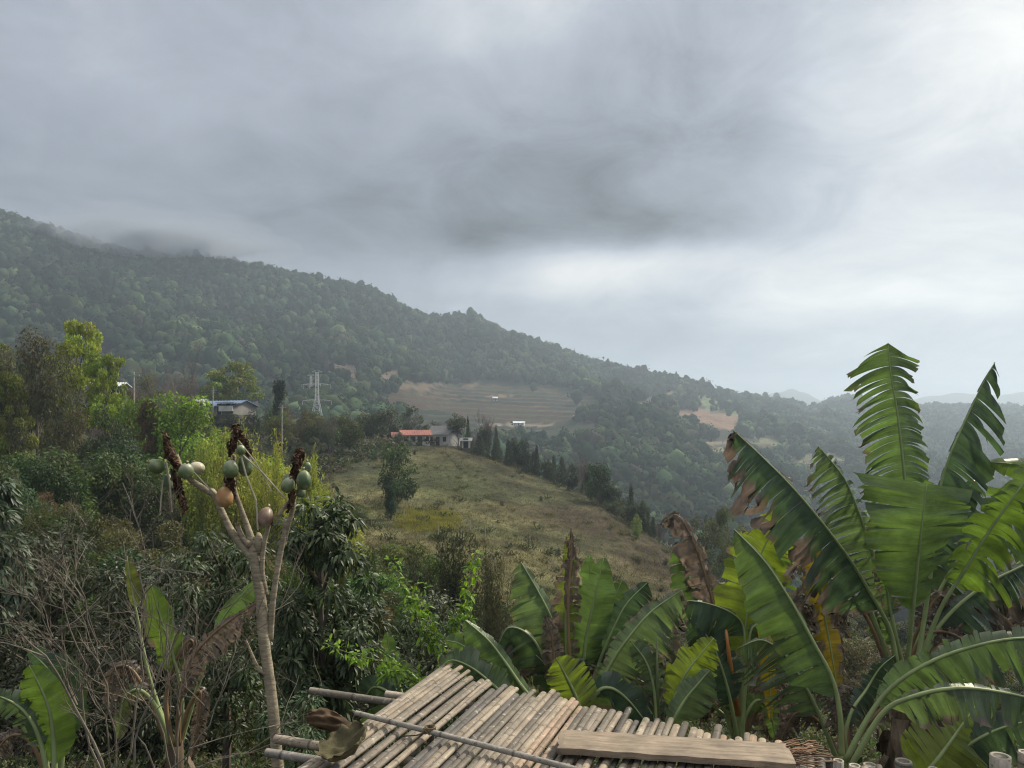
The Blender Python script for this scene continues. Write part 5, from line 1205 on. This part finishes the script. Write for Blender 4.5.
# short pole ends and straw at the deck's right end
for i_, (px, py, Y, r_, lab) in enumerate([(826, 760, 4.75, .045, 'dark short bamboo post end right of the plank'), (838, 762, 4.6, .032, 'pale thin post end beside the dark one'), (851, 765, 4.7, .035, 'third short post end from the plank'), (868, 766, 4.75, .042, 'thick pale post end below the low banana plant'), (905, 763, 4.7, .05, 'broad pale post end below the tall banana stem'), (929, 768, 4.6, .03, 'small post end right of the broad pale one'), (1001, 757, 4.7, .06, 'thick cut stump at the lower right edge'), (1022, 752, 4.9, .045, 'brown cut stump at the right edge beside the thick one')]):
    top = P(px, py-1, Y); zg_ = zt(px, Y); q = Q(); culm(q, (0, 0, zg_-top.z-.1), (rb.uniform(-.02, .02), rb.uniform(-.02, .02), 0), r_, rb.choice([(.40, .36, .30), (.33, .3, .25), (.2, .18, .15)]) if i_ else (.07, .065, .06), 12, .4, rb)
    tag(q.build('post', M_BAM, None, smooth=True, loc=top), lab, 'post')
q = Q()
for k in range(34):
    a = su*rb.uniform(4.5, 4.78)+sv*rb.uniform(-.05, .12); a.z = DZ+.03+rb.uniform(0, .035); g = rb.gauss(0, .35); L = rb.uniform(.08, .22)
    q.tube([a, a+Vector((math.cos(g)*L*.5, math.sin(g)*L*.5, rb.uniform(0, .02))), a+Vector((math.cos(g)*L, math.sin(g)*L, rb.uniform(-.01, .02)))], .004, np.array((.24, .15, .095))*rb.uniform(.5, 1.3), 4, False)
tag(q.build('straw', M_BARK), kind='stuff')

# ------------------------------------------------------------------ leafless grey shrub at the left
def grey_shrub(base, label, mains, seed, Y, group=None):
    r_ = random.Random(seed); b_ = P(base[0], base[1], Y); zg_ = zt(base[0], Y); root = empty('bare_shrub', (b_.x, Y, zg_), label, 'shrub', group)
    col = np.array((.19, .165, .13))
    def grow(q, p, d, L, r, k):
        pts = [p]; dd = d.copy(); n = 5
        for s in range(n):
            dd = (dd+Vector((r_.gauss(0, .13), r_.gauss(0, .10), r_.gauss(.03, .10)))).normalized(); pts.append(pts[-1]+dd*L/n)
        q.tube(pts, list(np.linspace(r, r*.45, n+1)), col*r_.uniform(.6, 1.25), 6 if k > 1 else 4, False)
        if k <= 0: return
        for c in range(r_.choice((2, 3, 3))):
            at = pts[r_.randrange(1, n+1)]; nd = (dd+Vector((r_.gauss(0, .55), r_.gauss(0, .4), r_.gauss(.12, .4)))).normalized(); grow(q, at, nd, L*r_.uniform(.45, .75), r*.5, k-1)
    for m_ in mains:
        q = Q(); C = catmull([tuple(P(*p_)-root.location) for p_ in m_[0]], 14); r0 = m_[1]
        wob = [Vector(c)+Vector((r_.gauss(0, .012), r_.gauss(0, .01), r_.gauss(0, .008))) for c in C]; r0 *= .52
        q.tube(wob, list(np.linspace(r0, r0*.25, 14)), col*r_.uniform(.8, 1.2), 7, False)
        for k in range(m_[2]):
            i_ = r_.randrange(4, 13); t_ = Vector(C[i_]-C[i_-1]).normalized(); nd = (t_+Vector((r_.gauss(0, .7), r_.gauss(0, .5), r_.gauss(.1, .5)))).normalized()
            grow(q, Vector(C[i_]), nd, r_.uniform(.18, .5), r0*.5, 2)
        q.build('branch', M_BARK, root)
    return root
grey_shrub((110, 790), 'leafless pale grey shrub spreading over the lower left corner', [
    ([(112, 800, 4.6), (90, 740, 4.6), (70, 690, 4.6), (40, 650, 4.5), (0, 605, 4.5), (-30, 590, 4.5)], .020, 11), ([(114, 800, 4.7), (86, 730, 4.7), (78, 660, 4.7), (62, 600, 4.7), (46, 555, 4.7)], .016, 9),
    ([(116, 800, 4.8), (112, 720, 4.8), (96, 650, 4.8), (80, 590, 4.8), (74, 545, 4.8), (76, 510, 4.8)], .016, 10), ([(118, 800, 4.7), (135, 720, 4.7), (142, 640, 4.7), (140, 560, 4.7), (138, 520, 4.7), (122, 482, 4.7)], .015, 10),
    ([(120, 800, 4.5), (150, 700, 4.5), (175, 640, 4.5), (195, 590, 4.5), (215, 560, 4.5)], .014, 10), ([(116, 800, 4.9), (100, 700, 4.9), (60, 650, 4.9), (20, 560, 4.9)], .012, 9)], 3, 4.7)
grey_shrub((175, 790), 'leafless dark grey shrub left of the papaya trunk', [
    ([(172, 800, 5.3), (160, 720, 5.3), (130, 690, 5.2), (100, 640, 5.1), (60, 560, 5.0)], .014, 9), ([(175, 800, 5.2), (180, 700, 5.2), (200, 640, 5.2), (230, 590, 5.2), (236, 560, 5.2)], .014, 10),
    ([(178, 800, 5.0), (200, 720, 5.0), (230, 660, 5.0), (262, 620, 5.0), (292, 600, 5.3)], .012, 9), ([(176, 800, 5.4), (170, 700, 5.4), (168, 620, 5.4), (178, 560, 5.4), (182, 520, 5.4)], .012, 9), ([(170, 800, 5.1), (140, 740, 5.1), (100, 715, 5.1), (60, 712, 5.1)], .014, 7)], 9, 5.2)
grey_shrub((210, 800), 'thin pale dead stick shrub at the foot of the papaya trunk', [([(120, 800, 4.3), (170, 770, 4.3), (205, 725, 4.3), (222, 690, 4.3), (238, 662, 4.3)], .012, 3), ([(82, 800, 4.5), (86, 760, 4.5), (92, 725, 4.5), (94, 718, 4.5)], .012, 1), ([(100, 800, 4.5), (118, 750, 4.5), (126, 716, 4.5)], .009, 2), ([(150, 800, 4.5), (200, 765, 4.5), (260, 745, 4.5), (300, 700, 4.6)], .009, 5)], 12, 4.4)

# ------------------------------------------------------------------ dark glossy tree with drooping leaves behind the papaya
def leaf_cloud(name, centres, nper, L, W, col, parent, droop=.6, matl=None, seed=1):
    c = np.array(centres, float); idx = np.repeat(np.arange(len(c)), nper); K = len(idx); u = unit(K)
    Pn = c[idx, :3]+u*c[idx, 3:4]*RNG.uniform(.2, 1, (K, 1)); T = u*1.0+unit(K)*.5; T[:, 2] -= droop; T /= np.linalg.norm(T, axis=1, keepdims=True)
    Nn = unit(K)*.5+np.array([0, -.25, .8]); Nn -= T*(Nn*T).sum(1, keepdims=True); Nn /= np.linalg.norm(Nn, axis=1, keepdims=True)+1e-9
    Ln = L*RNG.uniform(.7, 1.3, K); S = np.cross(T, Nn); Wn = Ln*W
    # six-corner pointed leaf folded along the rib, drooping at the tip
    g = np.array([0, 0, -1.])
    a = Pn; b1 = Pn+T*(Ln*.35)[:, None]+S*(Wn*.5)[:, None]+Nn*(Wn*.12)[:, None]; b2 = Pn+T*(Ln*.35)[:, None]-S*(Wn*.5)[:, None]+Nn*(Wn*.12)[:, None]; m1 = Pn+T*(Ln*.38)[:, None]
    c1 = Pn+T*(Ln*.72)[:, None]+S*(Wn*.34)[:, None]+g*(Ln*.10)[:, None]; c2 = Pn+T*(Ln*.72)[:, None]-S*(Wn*.34)[:, None]+g*(Ln*.10)[:, None]; m2 = Pn+T*(Ln*.72)[:, None]+g*(Ln*.13)[:, None]; tp = Pn+T*Ln[:, None]+g*(Ln*.25)[:, None]
    V = np.stack([a, b1, m1, b2, c1, m2, c2, tp], 1).reshape(-1, 3); o = np.arange(K)[:, None]*8
    Fc = np.concatenate([o+np.array([[0, 1, 2, 3]]), o+np.array([[1, 4, 5, 2]]), o+np.array([[2, 5, 6, 3]]), o+np.array([[4, 7, 6, 5]])], 0)
    cc = np.array(col)[RNG.integers(0, len(col), K)]*RNG.uniform(.75, 1.3, (K, 1))
    return obj(name, mesh_np(name, V, Fc, matl or M_FOL, np.repeat(cc, 8, 0)), parent)
M_GLOSS = foliage_mat('glossy_leaf', .22, .45, .4, (1.3, 1.4, .5), .3, 1.5)
def glossy_tree(px, Y, top, bot, wpx, label, col, seed, nc=60, nper=60, L=.13, group=None, tr=(.12, .10, .08)):
    r_ = random.Random(seed); zg_ = zt(px, Y); x = (px-CX)/F*Y; root = empty('broadleaf_tree', (x, Y, zg_), label, 'tree', group)
    zt_ = (HY-top)/F*Y-zg_; zb_ = (HY-bot)/F*Y-zg_; hw = wpx/2/F*Y; cs = []
    for k in range(nc):
        f = r_.random(); z = zb_+(zt_-zb_)*f; w_ = hw*math.sqrt(max(.05, 1-(2*f-1)**2*.85))*math.sqrt(r_.random()); a = r_.uniform(0, 6.28); cs.append((math.cos(a)*w_, math.sin(a)*w_, z, r_.uniform(.12, .26)*hw/1.0+.05))
    leaf_cloud('crown', cs, int(nper*1.5), L*.78, .34, col, root, matl=M_GLOSS)
    q = Q(); q.tube([(0, 0, -.1), (.03, 0, zt_*.4), (-.02, 0, zt_*.8)], [.07, .05, .02], tr, 8)
    for c in cs[::2]: z0 = max(.1, c[2]-.5); q.tube([(0, 0, z0), (c[0]*.5, c[1]*.5, (z0+c[2])/2), c[:3]], [.022, .015, .006], tr, 4, False)
    q.build('trunk', M_BARK, root)
DG = [(.036, .060, .025), (.050, .078, .03), (.07, .10, .038), (.04, .062, .028)]
glossy_tree(322, 8.5, 505, 700, 100, 'dark glossy tree with drooping leaves right behind the papaya trunk', DG, 1, 80, 62, .12)
glossy_tree(345, 9.0, 600, 760, 110, 'low dark glossy bush filling the space above the bearer ends', DG, 2, 60, 60, .12)
glossy_tree(225, 9.5, 530, 720, 110, 'dark leafy tree left of the papaya trunk behind the bare twigs', DG, 3, 60, 60, .11)
glossy_tree(150, 11, 560, 740, 130, 'dark leafy tree behind the grey shrubs, left of the withered banana', [(.03, .045, .024), (.045, .06, .032), (.06, .065, .04)], 4, 60, 60, .12)
glossy_tree(50, 11, 540, 740, 150, 'dark olive leafy tree behind the grey shrub in the lower left', [(.035, .045, .024), (.05, .06, .032), (.07, .068, .045)], 5, 70, 60, .12)
glossy_tree(300, 7.4, 700, 800, 90, 'small-leaved green bush beside the papaya trunk at the bottom', [(.05, .09, .03), (.04, .07, .03)], 6, 40, 60, .07)
glossy_tree(430, 12, 600, 700, 110, 'dull green bush behind the leafy sapling shoots', [(.045, .06, .03), (.06, .075, .035)], 7, 50, 60, .12)
glossy_tree(-10, 9.5, 480, 620, 60, 'pale-leaved tree at the left edge of the picture', [(.09, .13, .09), (.06, .09, .05)], 8, 30, 46, .16)

# ------------------------------------------------------------------ leafy sapling with bright shoots
sp = empty('leafy_sapling', P(442, 700, 7.2), 'slender sapling with bright green leafy shoots above the top corner of the deck', 'sapling')
M_BRIGHT = foliage_mat('bright_leaf', .45, .45, .4, (1.35, 1.35, .5), .2, 2)
def shoot(pts, i0, nn, L=.07, seed=1, sprd=.05, den=7):
    r_ = random.Random(seed); C = catmull([tuple(P(*p_)-sp.location) for p_ in pts], nn); q = Q(); q.tube([Vector(c) for c in C], list(np.linspace(.011, .003, nn)), (.16, .17, .08), 5, False); st = q.build('stem', M_BARK, sp)
    cs = [(*(C[i_]+np.array([r_.gauss(0, sprd*.4) for _ in range(3)])), sprd*r_.uniform(.6, 1.2)) for i_ in range(i0, nn)]
    leaf_cloud('leaves', cs, den, L, .42, [(.15, .27, .03), (.20, .32, .04), (.11, .21, .03)], st, .0, M_BRIGHT, seed)
shoot([(446, 690, 7.2), (432, 650), (420, 625, 7.1), (408, 600), (392, 565)][:1]+[(436, 655, 7.2), (424, 628, 7.1), (410, 602, 7.1), (392, 563, 7.1)], 10, 30, seed=1)
shoot([(444, 690, 7.2), (434, 645, 7.2), (428, 615, 7.2), (420, 595, 7.2), (416, 583, 7.2)], 12, 26, seed=2)
shoot([(446, 690, 7.3), (452, 640, 7.3), (466, 605, 7.3), (470, 580, 7.3), (477, 555, 7.3)], 12, 32, seed=3)
shoot([(446, 690, 7.2), (447, 655, 7.2), (456, 615, 7.2), (468, 610, 7.2), (472, 622, 7.2)], 14, 26, seed=4)
shoot([(440, 695, 7.0), (415, 672, 7.0), (385, 662, 7.0), (355, 655, 7.0), (330, 646, 7.0)], 12, 30, seed=5, sprd=.07)
shoot([(442, 695, 6.9), (425, 685, 6.9), (405, 678, 6.9), (388, 672, 6.9)], 8, 22, seed=6, sprd=.09, den=12)
shoot([(444, 692, 7.1), (446, 670, 7.1), (440, 645, 7.1), (434, 632, 7.1)], 6, 20, seed=7, sprd=.07)
# weeds and low leafy growth right behind the deck and the banana stems
def weeds(n, pxr, Yr, hmax, name, pal, L=.07, per=46):
    px = RNG.uniform(*pxr, n); Y = RNG.uniform(*Yr, n); z = zt_np(px, Y); X = (px-CX)/F*Y
    idx = np.repeat(np.arange(n), per); K = len(idx); u = unit(K); h = RNG.uniform(.3, 1, n)[idx]*hmax*RNG.random(K)
    Pn = np.stack([X, Y, z], 1)[idx]+np.stack([u[:, 0]*.22, u[:, 1]*.22, h], 1); T = u.copy(); T[:, 2] = np.abs(T[:, 2])*.5+.25; T /= np.linalg.norm(T, axis=1, keepdims=True)
    Nn = unit(K)*.6+np.array([0, -.3, .8]); Nn -= T*(Nn*T).sum(1, keepdims=True); Nn /= np.linalg.norm(Nn, axis=1, keepdims=True)+1e-9
    Ln = L*RNG.uniform(.6, 1.5, K); C = (np.array(pal)[RNG.integers(0, len(pal), n)]*RNG.uniform(.7, 1.3, (n, 1)))[idx]; V, Fc, C = leaves_np(Pn, T, Nn, Ln, Ln*.45, C)
    tag(obj(name, mesh_np(name, V, Fc, M_FOL, C)), kind='stuff')
weeds(900, (-60, 1100), (6.5, 15), 1.3, 'weeds', [(.06, .10, .03), (.045, .07, .03), (.09, .11, .04), (.12, .10, .06), (.05, .075, .03)])
weeds(500, (560, 1080), (5.6, 9.5), 1.6, 'weeds', [(.07, .11, .03), (.05, .08, .03), (.13, .11, .07), (.16, .12, .08)], .06)
